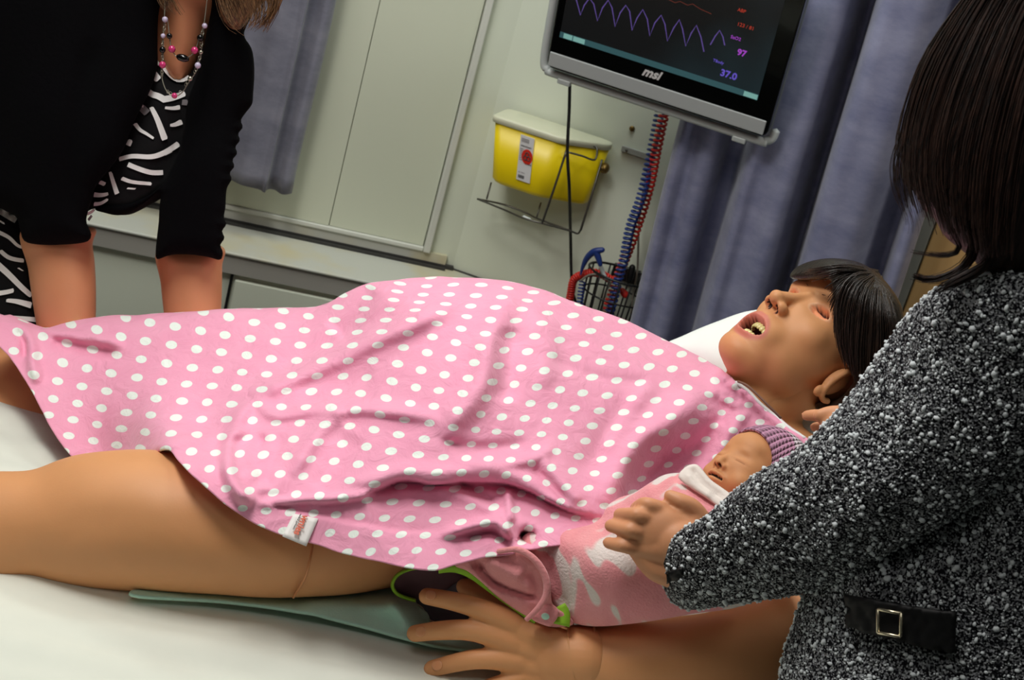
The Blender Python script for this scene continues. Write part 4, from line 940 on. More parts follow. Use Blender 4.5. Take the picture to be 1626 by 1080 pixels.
# the far silhouette turns away; hems stay flat
top_line = [p for p in GO[1:30]]
td, _, _ = seg_dist(V2, np.array(top_line), False)
Df = Df + roll_(td, 42) * 0.035
Df = folds(V2, Df, [(f[0], f[1], f[2] * (1.55 if f[0] == 'ridge' else 1.2), f[3] * (.88 if f[0] == 'ridge' else 1)) + tuple(f[4:]) for f in GF])
_bx, _by, _bd = projv(body[0]); near_leg = (V2[:, 0] < 290) & (V2[:, 1] > 640)
cell = {}
for a, b, c in zip((_bx / 10).astype(int), (_by / 10).astype(int), _bd):
    if (a, b) not in cell or cell[(a, b)] > c: cell[(a, b)] = c
need = np.array([max(0.0, Df[i] - (cell.get((int(x / 10), int(y / 10)), 9) - .010)) for i, (x, y) in enumerate(V2)]); need[near_leg] = 0; need = np.minimum(need, .12)
cg = {}
for (x, y), v in zip(V2, need):
    k = (int(x / 10), int(y / 10)); cg[k] = max(cg.get(k, 0), v)
src = np.array([(k[0] * 10 + 5, k[1] * 10 + 5, v) for k, v in cg.items() if v > 0.0005])
if len(src):
    dl = np.zeros(len(V2))
    for i in range(0, len(V2), 500):
        dd2 = ((V2[i:i + 500, None] - src[None, :, :2]) ** 2).sum(2); dl[i:i + 500] = (src[None, :, 2] * np.exp(-dd2 / (2 * 16.0 ** 2))).max(1)
    dl[near_leg] = 0
    Df = Df - dl * 1.1
print('gown lift', need.max(), (need > .002).sum())
def gown_depth(x, y):
    i = np.argmin((V2[:, 0] - x) ** 2 + (V2[:, 1] - y) ** 2); return Df[i]
GA = PA(V2[:, 0], V2[:, 1], Df)
for i in range(len(GA)):
    q = Vector(GA[i]); GA[i] += np.array(noise.noise_vector(q * 16)) * .0022 + np.array(noise.noise_vector(q * 42)) * .0008
# cloth carries on down the far side of the body
uvA = cloth_uv(V2)
tl = [i for i in loop if td[i] < 1.0 and V2[i][1] < 700 and V2[i][0] < 1165 and (V2[i][0] > 5)]
tl = sorted(tl, key=lambda i: V2[i][0]); n0 = len(GA); extraV = []; extraU = []; GF2 = list(GFc); rows = 7
for r_ in range(1, rows + 1):
    for i in tl: extraV.append(GA[i] + np.array([0, .022 * r_ * (1 - r_ / 22), -.006 * r_ ** 1.7])); extraU.append(uvA[i] + np.array([0.0, -.8 * r_]))
mT = len(tl)
for r_ in range(rows):
    for k in range(mT - 1):
        a = tl[k] if r_ == 0 else n0 + (r_ - 1) * mT + k; b = tl[k + 1] if r_ == 0 else n0 + (r_ - 1) * mT + k + 1
        GF2.append((a, b, n0 + r_ * mT + k + 1, n0 + r_ * mT + k))
gown = obj('gown', (np.vstack([GA, np.array(extraV)]), GF2), 'polka_cotton', man, uvs=np.vstack([uvA, np.array(extraU)]))
s = gown.modifiers.new('s', 'SOLIDIFY'); s.thickness = 0.0016; s.offset = 0
# garment tag on the hem
def on_gown(x, y, off=.002): return P(x, y, gown_depth(x, y) - off)
tq = [(467, 815), (506, 823), (487, 867), (449, 851)]
tp = [on_gown(*q, .004) for q in tq]
V_ = []; nT = 6
for i in range(nT + 1):
    for j in range(nT + 1):
        a, b = i / nT, j / nT; x = (tq[0][0] * (1 - a) + tq[1][0] * a) * (1 - b) + (tq[3][0] * (1 - a) + tq[2][0] * a) * b; y = (tq[0][1] * (1 - a) + tq[1][1] * a) * (1 - b) + (tq[3][1] * (1 - a) + tq[2][1] * a) * b
        V_.append((tp[0] * (1 - a) + tp[1] * a) * (1 - b) + (tp[3] * (1 - a) + tp[2] * a) * b - _f * .003)
tg = obj('garment_tag', (np.array(V_), [(i * (nT + 1) + j, i * (nT + 1) + j + 1, (i + 1) * (nT + 1) + j + 1, (i + 1) * (nT + 1) + j) for i in range(nT) for j in range(nT)]), 'tag_white', gown)
tg['label'] = 'white tag with red writing sewn to the hem'
s = tg.modifiers.new('s', 'SOLIDIFY'); s.thickness = 0.0008
ex_ = (tp[3] - tp[0]); ex_ /= np.linalg.norm(ex_); ey_ = tp[1] - tp[0]; ey_ -= ex_ * (ey_ @ ex_); ey_ /= np.linalg.norm(ey_)
wn = np.cross(ex_, ey_); wn = wn if wn @ _f < 0 else -wn
obj('tag_text', join([text_vf('wnies', .0112, (tp[0] * .62 + tp[1] * .38) + ex_ * .0015 + wn * .0048, ex_, ey_, .0003, bold=.0003)]), 'tag_red', tg, smooth=False)
obj('tag_text', text_vf('medical garments', .0030, (tp[0] * .74 + tp[1] * .26) + ex_ * .001 + wn * .0048, ex_, ey_, .0003), 'ink', tg, smooth=False)
# groove where the neck skin meets the chest
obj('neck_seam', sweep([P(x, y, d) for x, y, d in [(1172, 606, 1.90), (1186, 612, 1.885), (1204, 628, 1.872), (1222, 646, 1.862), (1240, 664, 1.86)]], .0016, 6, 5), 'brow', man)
# neckline binding
nb = sweep([on_gown(x, y, .0) for x, y in [(1168, 607), (1188, 621), (1207, 641), (1232, 662), (1256, 682), (1278, 696)]], .0024, 8, 4)
obj('neck_binding', nb, 'white_print', gown)

def front_d(vf, x, y, rad=7):
    X, Y, D = projv(vf[0]); k = (X - x) ** 2 + (Y - y) ** 2 < rad * rad
    return D[k].min() if k.any() else D[np.argmin((X - x) ** 2 + (Y - y) ** 2)]
def decal(vf, outline, off=.0015, step=5, smooth=1, rad=7):
    """a thin piece of cloth or print lying on a surface"""
    V2, Fc, loop, ol = mesh2d(outline, step, (), smooth); X, Y, D = projv(vf[0]); dd_ = []
    for x, y in V2:
        k = (X - x) ** 2 + (Y - y) ** 2; i = k < rad * rad; dd_.append((D[i].min() if i.any() else D[np.argmin(k)]) - off)
    return PA(V2[:, 0], V2[:, 1], np.array(dd_)), Fc
def quadstrip(line, w0, w1=None):
    L = np.array(line, float); L = catmull(L, 4) if len(L) > 2 else L; w1 = w0 if w1 is None else w1; A = []; B = []
    for i in range(len(L)):
        t = L[min(i + 1, len(L) - 1)] - L[max(i - 1, 0)]; t /= np.linalg.norm(t) + 1e-9; n = np.array([-t[1], t[0]]); w_ = (w0 + (w1 - w0) * i / (len(L) - 1)) / 2
        A.append(L[i] + n * w_); B.append(L[i] - n * w_)
    return A + B[::-1]

# ================================================================== INFANT, BLANKET, GARMENT
BO = np.array([0.3107, 1.6158, 1.0786]); BS = 0.0102
BM = np.array([[-0.5658, -0.7353, 0.373], [0.777, -0.3241, 0.5398], [-0.276, 0.5952, 0.7547]])
def bp(x, y, z): return BO + BM @ (np.array([x, y, z], float) * BS)
inf = thing('newborn_doll', 'newborn doll in a lilac and white knit hat swaddled beside the mannequin', 'doll', bp(0, -4, -4))
bparts = [ellipsoid((0, -1.6, 1.9), (4.4, 5.4, 4.4), nu=30, nv=18), ellipsoid((0, 1.0, -0.6), (3.9, 3.5, 4.0), nu=26, nv=16), ellipsoid((0, 1.0, -2.6), (3.2, 3.1, 2.4)), ellipsoid((0, 2.8, -4.0), (1.35, 1.2, 1.0)),
          ellipsoid((-2.1, 2.2, -2.2), (1.7, 1.7, 1.5)), ellipsoid((2.1, 2.2, -2.2), (1.7, 1.7, 1.5)), ellipsoid((0, 2.4, 2.0), (2.9, 1.9, 2.0)),
          sweep_c([(0, 3.8, .3), (0, 4.3, -.6), (0, 4.75, -1.35)], [.42, .42, .5]), ellipsoid((0, 4.75, -1.65), (.6, .55, .5)), ellipsoid((-.62, 4.35, -1.8), (.42, .45, .38)), ellipsoid((.62, 4.35, -1.8), (.42, .45, .38)),
          ellipsoid((0, 3.4, -3.0), (1.7, 1.1, 1.0)), sweep_c([(-1.25, 3.95, -2.95), (0, 4.45, -2.72), (1.25, 3.95, -2.95)], [.22, .34, .22]), sweep_c([(-1.1, 3.8, -3.35), (0, 4.25, -3.5), (1.1, 3.8, -3.35)], [.22, .34, .22]),
          sweep_c([(0, -.6, -3), (0, -2.2, -6.5)], [2.6, 2.6], ns=18)]
_bi = lambda p: ((np.array(p) - BO) @ BM) / BS
bparts.append(sweep_c([_bi(bp(0, -2, -6)), _bi(P(1090, 850, 1.705)), _bi(P(1010, 915, 1.71))], [2.8, 3.4, 3.0], ns=20))
bbase = fuse(join(bparts[:7] + [bparts[11]]), .22, 26)
HV, bF = fuse(join([bbase] + bparts[7:11] + bparts[12:]), .15, 6); btint = np.zeros((len(HV), 4)); btint[:, :3] = lin((205, 142, 92)); tint = btint
for sgn in (-1, 1):
    push((sgn * 1.75, 4.1, .15), (1.05, 1.2, .7), (0, -.42, 0)); push((sgn * 1.8, 3.6, -.1), (.8, .9, .45), (0, .30, 0))
    push((sgn * 1.8, 3.9, -.42), (.85, .8, .10), (0, -.16, 0)); push((sgn * 1.8, 4.0, 1.15), (1.1, 1, .4), (0, .12, 0))
    g = gauss(HV, (sgn * .36, 4.75, -2.1), (.2, .35, .24)); HV[:, 2] += g * .45; k = g > .25; tint[k, :3] = lin((60, 26, 14)); tint[k, 3] = 1
    g = gauss(HV, (sgn * 1.8, 3.9, -.42), (.8, 1.0, .09)); k = g > .4; tint[k, :3] = lin((150, 92, 56)); tint[k, 3] = .6
xx = HV[:, 0]; q = np.exp(-((HV[:, 2] + 3.12 + .03 * xx ** 2) / .13) ** 2) * (np.abs(xx) < 1.25) * (HV[:, 1] > 3); HV[:, 1] -= q * .5; k = q > .35; tint[k, :3] = lin((50, 22, 14)); tint[k, 3] = 1
bw = BO + (HV * BS) @ BM.T
bb = obj('body', (bw, bF), 'infant_skin', inf); set_tint(bb, tint)
# knit hat: an open cap whose brim rings the face, ending in a soft top
HV2 = []; HF2 = []; nr, na = 26, 72; hu = []
ax_ = np.array([0, -.38, .925]); brim_c = np.array([0, .6, 0.4])
for j in range(nr):
    t = j / (nr - 1)
    for i in range(na):
        a = 2 * math.pi * i / na
        # brim plane faces forward; opening ellipse then dome to the crown
        e1 = np.array([math.cos(a) * 4.55, 0, 0]); 
        bx = 4.55 * math.cos(a); bz_ = .7 + 4.3 * math.sin(a); by_ = 2.2 - .5 * math.cos(a) ** 2 - (1.2 if math.sin(a) < 0 else 0) * abs(math.sin(a)) + (.1 if math.sin(a) > 0 else 0)
        if math.sin(a) > 0: bz_ = .2 + 3.55 * math.sin(a); by_ = 2.35 - .3 * math.cos(a) ** 2
        B0 = np.array([bx, by_, bz_]); T0 = np.array([0, -4.2, 6.2])
        dome = np.array([0, -1.7, 1.9]) + np.array([4.75, 5.7, 4.8]) * ((B0 * (1 - t) + T0 * t - np.array([0, -1.7, 1.9])) / np.linalg.norm((B0 * (1 - t) + T0 * t - np.array([0, -1.7, 1.9])) / np.array([4.75, 5.7, 4.8]) + 1e-9) / np.array([4.75, 5.7, 4.8]))
        sc_ = 1.0 + .05 * math.sin(t * math.pi) + .25 * t * t
        rib = .06 * math.sin(a * 36) + (.10 if j < 3 else 0)
        c0 = np.array([0, -1.7, 1.9]); v = (dome - c0); v = v / np.linalg.norm(v)
        HV2.append(c0 + (dome - c0) * sc_ + v * rib); hu.append((i / na, t))
for j in range(nr - 1):
    for i in range(na): HF2.append((j * na + i, j * na + (i + 1) % na, (j + 1) * na + (i + 1) % na, (j + 1) * na + i))
ht = obj('knit_hat', (BO + (np.array(HV2) * BS) @ BM.T, HF2), 'knit', inf, uvs=hu); s = ht.modifiers.new('s', 'SOLIDIFY'); s.thickness = .003
# fleece swaddle
blo = [(824, 868), (832, 850), (850, 842), (880, 838), (912, 838), (940, 832), (956, 820), (964, 804), (982, 791), (1006, 783), (1030, 768), (1050, 756), (1064, 752), (1080, 751), (1100, 752), (1120, 764), (1145, 783), (1175, 806), (1215, 835), (1245, 870), (1245, 925), (1180, 962), (1100, 975), (1050, 984), (1000, 991), (945, 995), (908, 988), (882, 965), (862, 925), (848, 895), (832, 884)]
bl_vf = inflate(blo, [(830, 860, 1.70), (900, 850, 1.69), (950, 900, 1.650), (1000, 880, 1.640), (1000, 960, 1.655), (1100, 900, 1.625), (1080, 800, 1.65), (1100, 755, 1.685), (1000, 800, 1.69), (1180, 880, 1.63), (900, 960, 1.69), (860, 880, 1.70)], 34, 6, .06,
    fl=[('ridge', [(860, 846), (850, 870), (858, 905), (880, 950)], .006, 12), ('ridge', [(880, 850), (872, 880), (885, 930), (905, 970)], -.010, 12), ('ridge', [(1000, 790), (970, 815), (950, 850)], -.012, 12), ('ridge', [(1040, 765), (1000, 800), (975, 840)], .010, 12), ('ridge', [(1064, 754), (1100, 790), (1140, 820)], .008, 14),
        ('step', [(1180, 830), (1120, 800), (1080, 772), (1060, 752)], .010, 30), ('ridge', [(900, 842), (950, 850), (1000, 860)], -.006, 14), ('ridge', [(880, 860), (930, 900), (1000, 950)], .006, 40)], noise_amp=.002)
bk = thing('baby_blanket', 'pink and white fleece blanket swaddling the newborn doll', 'blanket', P(1000, 980, 1.7))
obj('swaddle', bl_vf, 'fleece', bk)
cl = obj('folded_edge', inflate([(1077, 758), (1088, 742), (1103, 737), (1113, 743), (1128, 761), (1150, 777), (1178, 797), (1210, 820), (1185, 832), (1150, 812), (1122, 792), (1098, 776)], [(1085, 752, 1.668), (1110, 748, 1.668), (1140, 785, 1.648), (1190, 820, 1.632)], 7, 4, .004, fl=[('ridge', [(1098, 742), (1112, 765), (1150, 792)], -.005, 5), ('ridge', [(1090, 750), (1105, 772), (1130, 790)], .004, 5)], noise_amp=.002), 'white_fleece', bk)
cl['label'] = 'white folded upper edge of the blanket'
# pink garment with lime trim
gm = thing('baby_garment', 'pink baby garment with lime green trim lying beneath the gown hem', 'garment', P(780, 985, 1.8))
obj('lining', inflate([(630, 915), (650, 904), (700, 900), (745, 903), (752, 915), (724, 925), (692, 950), (660, 954), (636, 947), (625, 931)], [(640, 925, 1.785), (740, 908, 1.745), (690, 935, 1.785)], 10, 5, .01), 'maroon_lining', gm)
gl = obj('under_layer', inflate([(655, 950), (700, 930), (745, 910), (800, 940), (840, 985), (760, 1010), (700, 1005), (684, 990), (672, 965)], [(680, 965, 1.812), (750, 930, 1.80), (800, 980, 1.815)], 12, 6, .006), 'grey_lining', gm); gl['label'] = 'mauve-grey under layer'
gmain = inflate([(722, 898), (745, 886), (790, 876), (820, 872), (845, 884), (864, 906), (874, 935), (878, 960), (900, 975), (910, 992), (872, 996), (845, 985), (818, 968), (790, 948), (765, 925), (742, 907)],
    [(745, 895, 1.690), (820, 880, 1.675), (850, 940, 1.680), (870, 985, 1.700), (790, 930, 1.695)], 8, 5, .008,
    fl=[('ridge', [(754, 886), (768, 905), (785, 925), (830, 942), (850, 950)], -.012, 6), ('ridge', [(770, 890), (800, 905), (830, 920)], .012, 14), ('ridge', [(838, 905), (852, 930), (848, 955)], -.010, 9), ('ridge', [(745, 900), (765, 922), (795, 945)], .006, 5)])
obj('front_panel', gmain, 'pink_flannel', gm)
def ribbon(pts, a, b=.0012, sm=6):
    p = np.array([P(*q) for q in pts]); return sweep(p, [(x, b) for x in a], 10, sm, hint=_f)
obj('rolled_edge', sweep([P(*q) for q in [(790, 876, 1.670), (822, 873, 1.667), (848, 888, 1.665), (865, 914, 1.667), (868, 942, 1.670), (856, 964, 1.675), (836, 984, 1.685)]], [.0028, .0036, .004, .0042, .004, .0036, .003], 10, 6), 'pink_flannel', gm)
def ribbon2(line, w0, w1, d0, d1, n=24, th=.0025):
    L = resample(catmull(line, 6), 4, False); V = []; Fc = []
    for i in range(len(L)):
        u = i / (len(L) - 1); t = L[min(i + 1, len(L) - 1)] - L[max(i - 1, 0)]; t /= np.linalg.norm(t); nn = np.array([-t[1], t[0]]); w_ = (w0 + (w1 - w0) * u) / 2; d = d0 + (d1 - d0) * u
        for k in (-1, 1): V.append(P(*(L[i] + nn * w_ * k), d + (.004 if k > 0 else 0)))
    for i in range(len(L) - 1): Fc.append((2 * i, 2 * i + 2, 2 * i + 3, 2 * i + 1))
    return np.array(V), Fc
for nm, ln, w0, w1, d0, d1 in (('trim', [(696, 903), (722, 902), (748, 912), (775, 932), (800, 951), (826, 970), (850, 988)], 13, 5, 1.705, 1.705), ('trim', [(722, 903), (690, 901), (655, 904), (632, 914), (624, 930), (634, 944), (660, 953)], 4, 4, 1.715, 1.775), ('tab', [(888, 962), (893, 975), (890, 992)], 20, 30, 1.692, 1.695)):
    t_ = obj(nm, ribbon2(ln, w0, w1, d0, d1), 'lime', gm); s = t_.modifiers.new('s', 'SOLIDIFY'); s.thickness = .002
    t_['label'] = 'lime green ' + nm
tbv = inflate([(843, 981), (866, 958), (882, 963), (888, 975), (876, 993), (868, 994)], [(866, 976, 1.686)], 5, 4, .004); obj('snap_tab', tbv, 'pink_flannel', gm)
obj('snap', ellipsoid(P(866, 979, 1.685), (.0048, .0022, .0042)), 'mint_towel', gm)

# ================================================================== PERSON ON THE RIGHT (tweed jacket)
pr_t = thing('person', 'person with long dark hair and black-and-white tweed jacket leaning over the doll', 'person', P(1600, 1250, 1.45))
DH = 1.585
def h2(x, y, dd=0.0): return P(x, y, DH + dd)
hnd = [capsule([h2(1052, 812, 0), h2(1036, 803, -.008), h2(1022, 800, -.004), h2(1010, 806, .014)], [.0105, .0080, .0074, .0066], 14),
       capsule([h2(1033, 824, -.004), h2(1014, 818, -.013), h2(1002, 817, -.006), h2(984, 817, .014)], [.0105, .0082, .0078, .0072], 14),
       capsule([h2(1022, 846, -.004), h2(1003, 842, -.013), h2(990, 840, -.006), h2(970, 835, .013)], [.0105, .0084, .0080, .0074], 14),
       capsule([h2(1009, 869, 0), h2(992, 867, -.009), h2(979, 865, -.004), h2(966, 862, .008)], [.0100, .0080, .0074, .0066], 14),
       capsule([h2(1108, 822, .006), h2(1098, 806, .000), h2(1082, 797, -.004), h2(1064, 788, .000)], [.0130, .0105, .0092, .0072], 14)]
for (x, y, r_) in ((1052, 813, .0115), (1034, 826, .0118), (1023, 847, .0118), (1011, 868, .0108)):
    hnd.append(capsule([h2(x, y, 0), h2((x + 1088) / 2, (y + 868) / 2, -.002), h2(1092, 868, .002)], [r_, .019, .026], 16))
hnd += [capsule([h2(1100, 826, .006), h2(1090, 850, .004), h2(1082, 888, .004)], [.016, .022, .022], 16), capsule([h2(1085, 868, .004), h2(1120, 880, -.01), h2(1200, 870, -.05)], [.030, .031, .033], 18), capsule([h2(1012, 872, .004), h2(1040, 898, .004), h2(1066, 905, .006)], [.011, .016, .020], 14)]
_hx = h2(1012, 842) - h2(1090, 866); _hx /= np.linalg.norm(_hx); _hz = -_f - _hx * (-_f @ _hx); _hz /= np.linalg.norm(_hz); _hy = np.cross(_hz, _hx)
hnd.append(ellipsoid(h2(1058, 848, -.004), (.038, .030, .0165), np.stack([_hx, _hy, _hz], 1), 28, 18)); hnd.append(ellipsoid(h2(1082, 862, -.004), (.034, .028, .024), np.stack([_hx, _hy, _hz], 1), 28, 18))
hA = fuse(join(hnd), .0019, 9)
def h3(x, y, d): return P(x, y, d)
lf = fuse(join([capsule([h3(1281, 660, 1.63), h3(1300, 660, 1.62), h3(1340, 668, 1.60)], [.0062, .0074, .009], 12), capsule([h3(1294, 678, 1.64), h3(1315, 680, 1.63), h3(1345, 690, 1.61)], [.0058, .007, .009], 12), capsule([h3(1301, 660, 1.605), h3(1325, 655, 1.60), h3(1350, 665, 1.59)], [.0072, .008, .010], 12),
    capsule([h3(1300, 698, 1.645), h3(1325, 700, 1.635), h3(1350, 705, 1.62)], [.0055, .0066, .0085], 12),
    capsule([h3(1340, 680, 1.605), h3(1400, 730, 1.58), h3(1460, 800, 1.55)], [.026, .032, .032], 18)]), .0025, 5)
# head (simple face, mostly hidden under the hair), neck
def person_head(O, fwd, up, S=.0103, vox=.32):
    fwd = np.array(fwd, float); up = np.array(up, float); fwd /= np.linalg.norm(fwd); up -= fwd * (up @ fwd); up /= np.linalg.norm(up); rt = np.cross(fwd, up); Mx = np.stack([rt, fwd, up], 1)
    pp = [ellipsoid((0, -1.5, 3.3), (7.4, 9.0, 8.0), nu=30, nv=18), ellipsoid((0, 2.2, -2.5), (6.7, 6.2, 8.0), nu=28, nv=18), ellipsoid((0, 2.0, -7.2), (5.5, 5.3, 3.6)), ellipsoid((0, 6.0, -9.6), (2.2, 2.0, 1.6)), ellipsoid((-3.6, 5.2, -2.9), (2.6, 2.4, 2.2)), ellipsoid((3.6, 5.2, -2.9), (2.6, 2.4, 2.2)),
          sweep_c([(0, 7.6, .6), (0, 8.6, -1.2), (0, 9.9, -2.9)], [.8, .75, .9]), ellipsoid((0, 9.9, -3.5), (1.3, 1.0, .8)), sweep_c([(-2.1, 7.5, -6.3), (0, 8.6, -6.1), (2.1, 7.5, -6.3)], [.35, .55, .35]), sweep_c([(-1.9, 7.4, -7.1), (0, 8.3, -7.3), (1.9, 7.4, -7.1)], [.35, .6, .35]),
          ellipsoid((-7.2, -.6, -1.8), (.7, 1.6, 2.6)), ellipsoid((7.2, -.6, -1.8), (.7, 1.6, 2.6)), sweep_c([(0, -1.2, -4), (0, -3, -10), (0, -5, -16)], [(5.6, 5.8), (5.4, 5.8), (6.4, 6.6)], ns=24)]
    b0 = fuse(join(pp[:6] + [pp[-1]]), .4, 24); v, f = fuse(join([b0] + pp[6:-1]), vox, 4)
    for sg in (-1, 1):
        g = gauss(v, (sg * 3.2, 8, .2), (1.7, 1.6, 1.0))[:, None]; v = v + g * np.array((0, -.9, 0))
    return O + (v * S) @ Mx.T, f, Mx
hO = P(1740, 110, 1.38)
hv_, hf_, _m = person_head(hO, -CR * .75 - CU * .55 + _f * .35, CU * .75 - CR * .5)
nk = capsule([hO - CU * .05 + CR * .03, P(1760, 380, 1.40), P(1760, 480, 1.43)], [.055, .055, .07], 20)
chest = capsule([P(1740, 540, 1.45), P(1680, 900, 1.46), P(1660, 1240, 1.45)], [.065, .075, .075], 20)
legs_ = [capsule([P(1660, 1240, 1.45), (.50, .90, .80), (.48, .92, .45), (.48, .92, .06)], [.07, .085, .065, .045], 16), capsule([P(1660, 1240, 1.45), (.72, .92, .80), (.74, .94, .45), (.74, .94, .06)], [.07, .085, .065, .045], 16)]
bodyR = fuse(join([nk, chest] + legs_ + [(hv_, hf_)]), .006, 4)
pb = obj('body', join([bodyR, hA, lf]), 'hand_skin', pr_t)
# jacket
slv = inflate([(1044, 896), (1046, 876), (1057, 858), (1087, 838), (1120, 819), (1162, 782), (1206, 748), (1244, 729), (1277, 704), (1300, 682), (1340, 638), (1375, 590), (1402, 553), (1430, 512), (1462, 477), (1500, 453), (1560, 436), (1640, 440), (1700, 520), (1680, 660), (1600, 760), (1500, 830), (1400, 885), (1340, 922), (1277, 943), (1184, 957), (1098, 969), (1076, 962), (1062, 950), (1050, 925)],
    [(1065, 890, 1.55), (1150, 870, 1.50), (1250, 820, 1.44), (1350, 750, 1.38), (1450, 660, 1.33), (1520, 520, 1.29), (1600, 600, 1.28), (1200, 940, 1.51), (1380, 620, 1.38), (1500, 780, 1.34), (1640, 640, 1.28)], 62, 9, .07, rk=.85,
    fl=[('ridge', [(1180, 800), (1160, 860), (1180, 920)], -.004, 16), ('ridge', [(1280, 930), (1380, 860), (1480, 800)], -.010, 22), ('ridge', [(1300, 900), (1350, 820), (1420, 740)], .006, 30)], noise_amp=.002)
tor = inflate([(1420, 560), (1462, 478), (1500, 452), (1560, 436), (1640, 424), (1760, 424), (1880, 480), (1960, 640), (1990, 900), (1990, 1330), (1600, 1350), (1228, 1330), (1228, 1260), (1234, 1120), (1237, 1080), (1244, 1035), (1256, 1000), (1266, 972), (1276, 940), (1320, 850), (1380, 700)],
    [(1280, 960, 1.50), (1250, 1080, 1.50), (1400, 960, 1.43), (1400, 1080, 1.43), (1600, 960, 1.37), (1600, 1080, 1.38), (1600, 700, 1.33), (1600, 500, 1.31), (1450, 600, 1.40), (1500, 820, 1.40), (1780, 800, 1.36), (1940, 700, 1.38), (1750, 1200, 1.36), (1950, 1200, 1.40), (1300, 1240, 1.44)], 75, 10, .20, rk=.9,
    fl=[('ridge', [(1560, 780), (1500, 850), (1400, 900)], -.012, 26), ('ridge', [(1600, 640), (1560, 760), (1540, 900)], -.006, 30)], noise_amp=.003)
jk = join([slv, tor])
# nubs of yarn standing off the cloth, part of the same fabric
V, Fc = jk; tri = []
for f in Fc:
    for k in range(1, len(f) - 1): tri.append((f[0], f[k], f[k + 1]))
tri = np.array(tri); A, B, Cc = V[tri[:, 0]], V[tri[:, 1]], V[tri[:, 2]]; nrm = np.cross(B - A, Cc - A); ar = np.linalg.norm(nrm, axis=1) / 2; nrm /= (2 * ar[:, None] + 1e-12)
X, Y, D = projv((A + B + Cc) / 3); vis = (X > 1020) & (X < 1720) & (Y > 380) & (Y < 1180); facing = (nrm * (CAM - A)).sum(1)
p_ = ar * np.where(vis, 1.0, .12); NB = 16000; ch = RNG.choice(len(tri), NB, p=p_ / p_.sum()); u, v = RNG.random(NB), RNG.random(NB); k = u + v > 1; u[k] = 1 - u[k]; v[k] = 1 - v[k]
pp = A[ch] + u[:, None] * (B[ch] - A[ch]) + v[:, None] * (Cc[ch] - A[ch]); nn = nrm[ch]
ico = np.array([(0, 0, 1), (.894, 0, .447), (.276, .851, .447), (-.724, .526, .447), (-.724, -.526, .447), (.276, -.851, .447), (.724, .526, -.447), (-.276, .851, -.447), (-.894, 0, -.447), (-.276, -.851, -.447), (.724, -.526, -.447), (0, 0, -1)])
icf = np.array([(0, 1, 2), (0, 2, 3), (0, 3, 4), (0, 4, 5), (0, 5, 1), (1, 6, 2), (2, 7, 3), (3, 8, 4), (4, 9, 5), (5, 10, 1), (2, 6, 7), (3, 7, 8), (4, 8, 9), (5, 9, 10), (1, 10, 6), (11, 7, 6), (11, 8, 7), (11, 9, 8), (11, 10, 9), (11, 6, 10)])
sz = RNG.choice([.0008, .0012, .0018, .0025], NB, p=[.38, .26, .22, .14]); rnd = RNG.normal(size=(NB, 3)) * .35 + 1; rnd = np.clip(rnd, .7, 1.7)
bV = (pp[:, None, :] + ico[None] * (sz[:, None] * rnd)[:, None, :]).reshape(-1, 3); bFc = (icf[None] + 12 * np.arange(NB)[:, None, None] + len(V)).reshape(-1, 3)
mi = [0] * len(Fc) + [1] * len(bFc)
jo = obj('tweed_jacket', (np.vstack([V, bV]), list(Fc) + [tuple(q) for q in bFc]), ['tweed', 'tweed_bobble'], pr_t, mi=mi)
# belt tab and buckle
bt_ = decal(tor, [(1344, 944), (1400, 954), (1460, 964), (1519, 972), (1517, 1037), (1460, 1026), (1400, 1010), (1346, 994)], .006, 7, 1, 12)
bo_ = obj('belt_tab', bt_, 'strap_black', jo); s = bo_.modifiers.new('s', 'SOLIDIFY'); s.thickness = .004; s.offset = 1
bd = front_d(tor, 1412, 990, 14) - .011
cn = [P(x, y, front_d(tor, x, y, 14) - .015) for x, y in ((1394, 968), (1431, 974), (1430, 1011), (1394, 1005))]
obj('buckle', join([sweep([cn[i], cn[(i + 1) % 4]], .0017, 8, 1) for i in range(4)]), 'chrome', bo_)
ct = obj('cuff_tab', decal(slv, [(1057, 908), (1066, 906), (1086, 901), (1086, 914), (1070, 921), (1061, 925)], .003, 5, 1, 10), 'strap_black', jo); s = ct.modifiers.new('s', 'SOLIDIFY'); s.thickness = .003; s.offset = 1
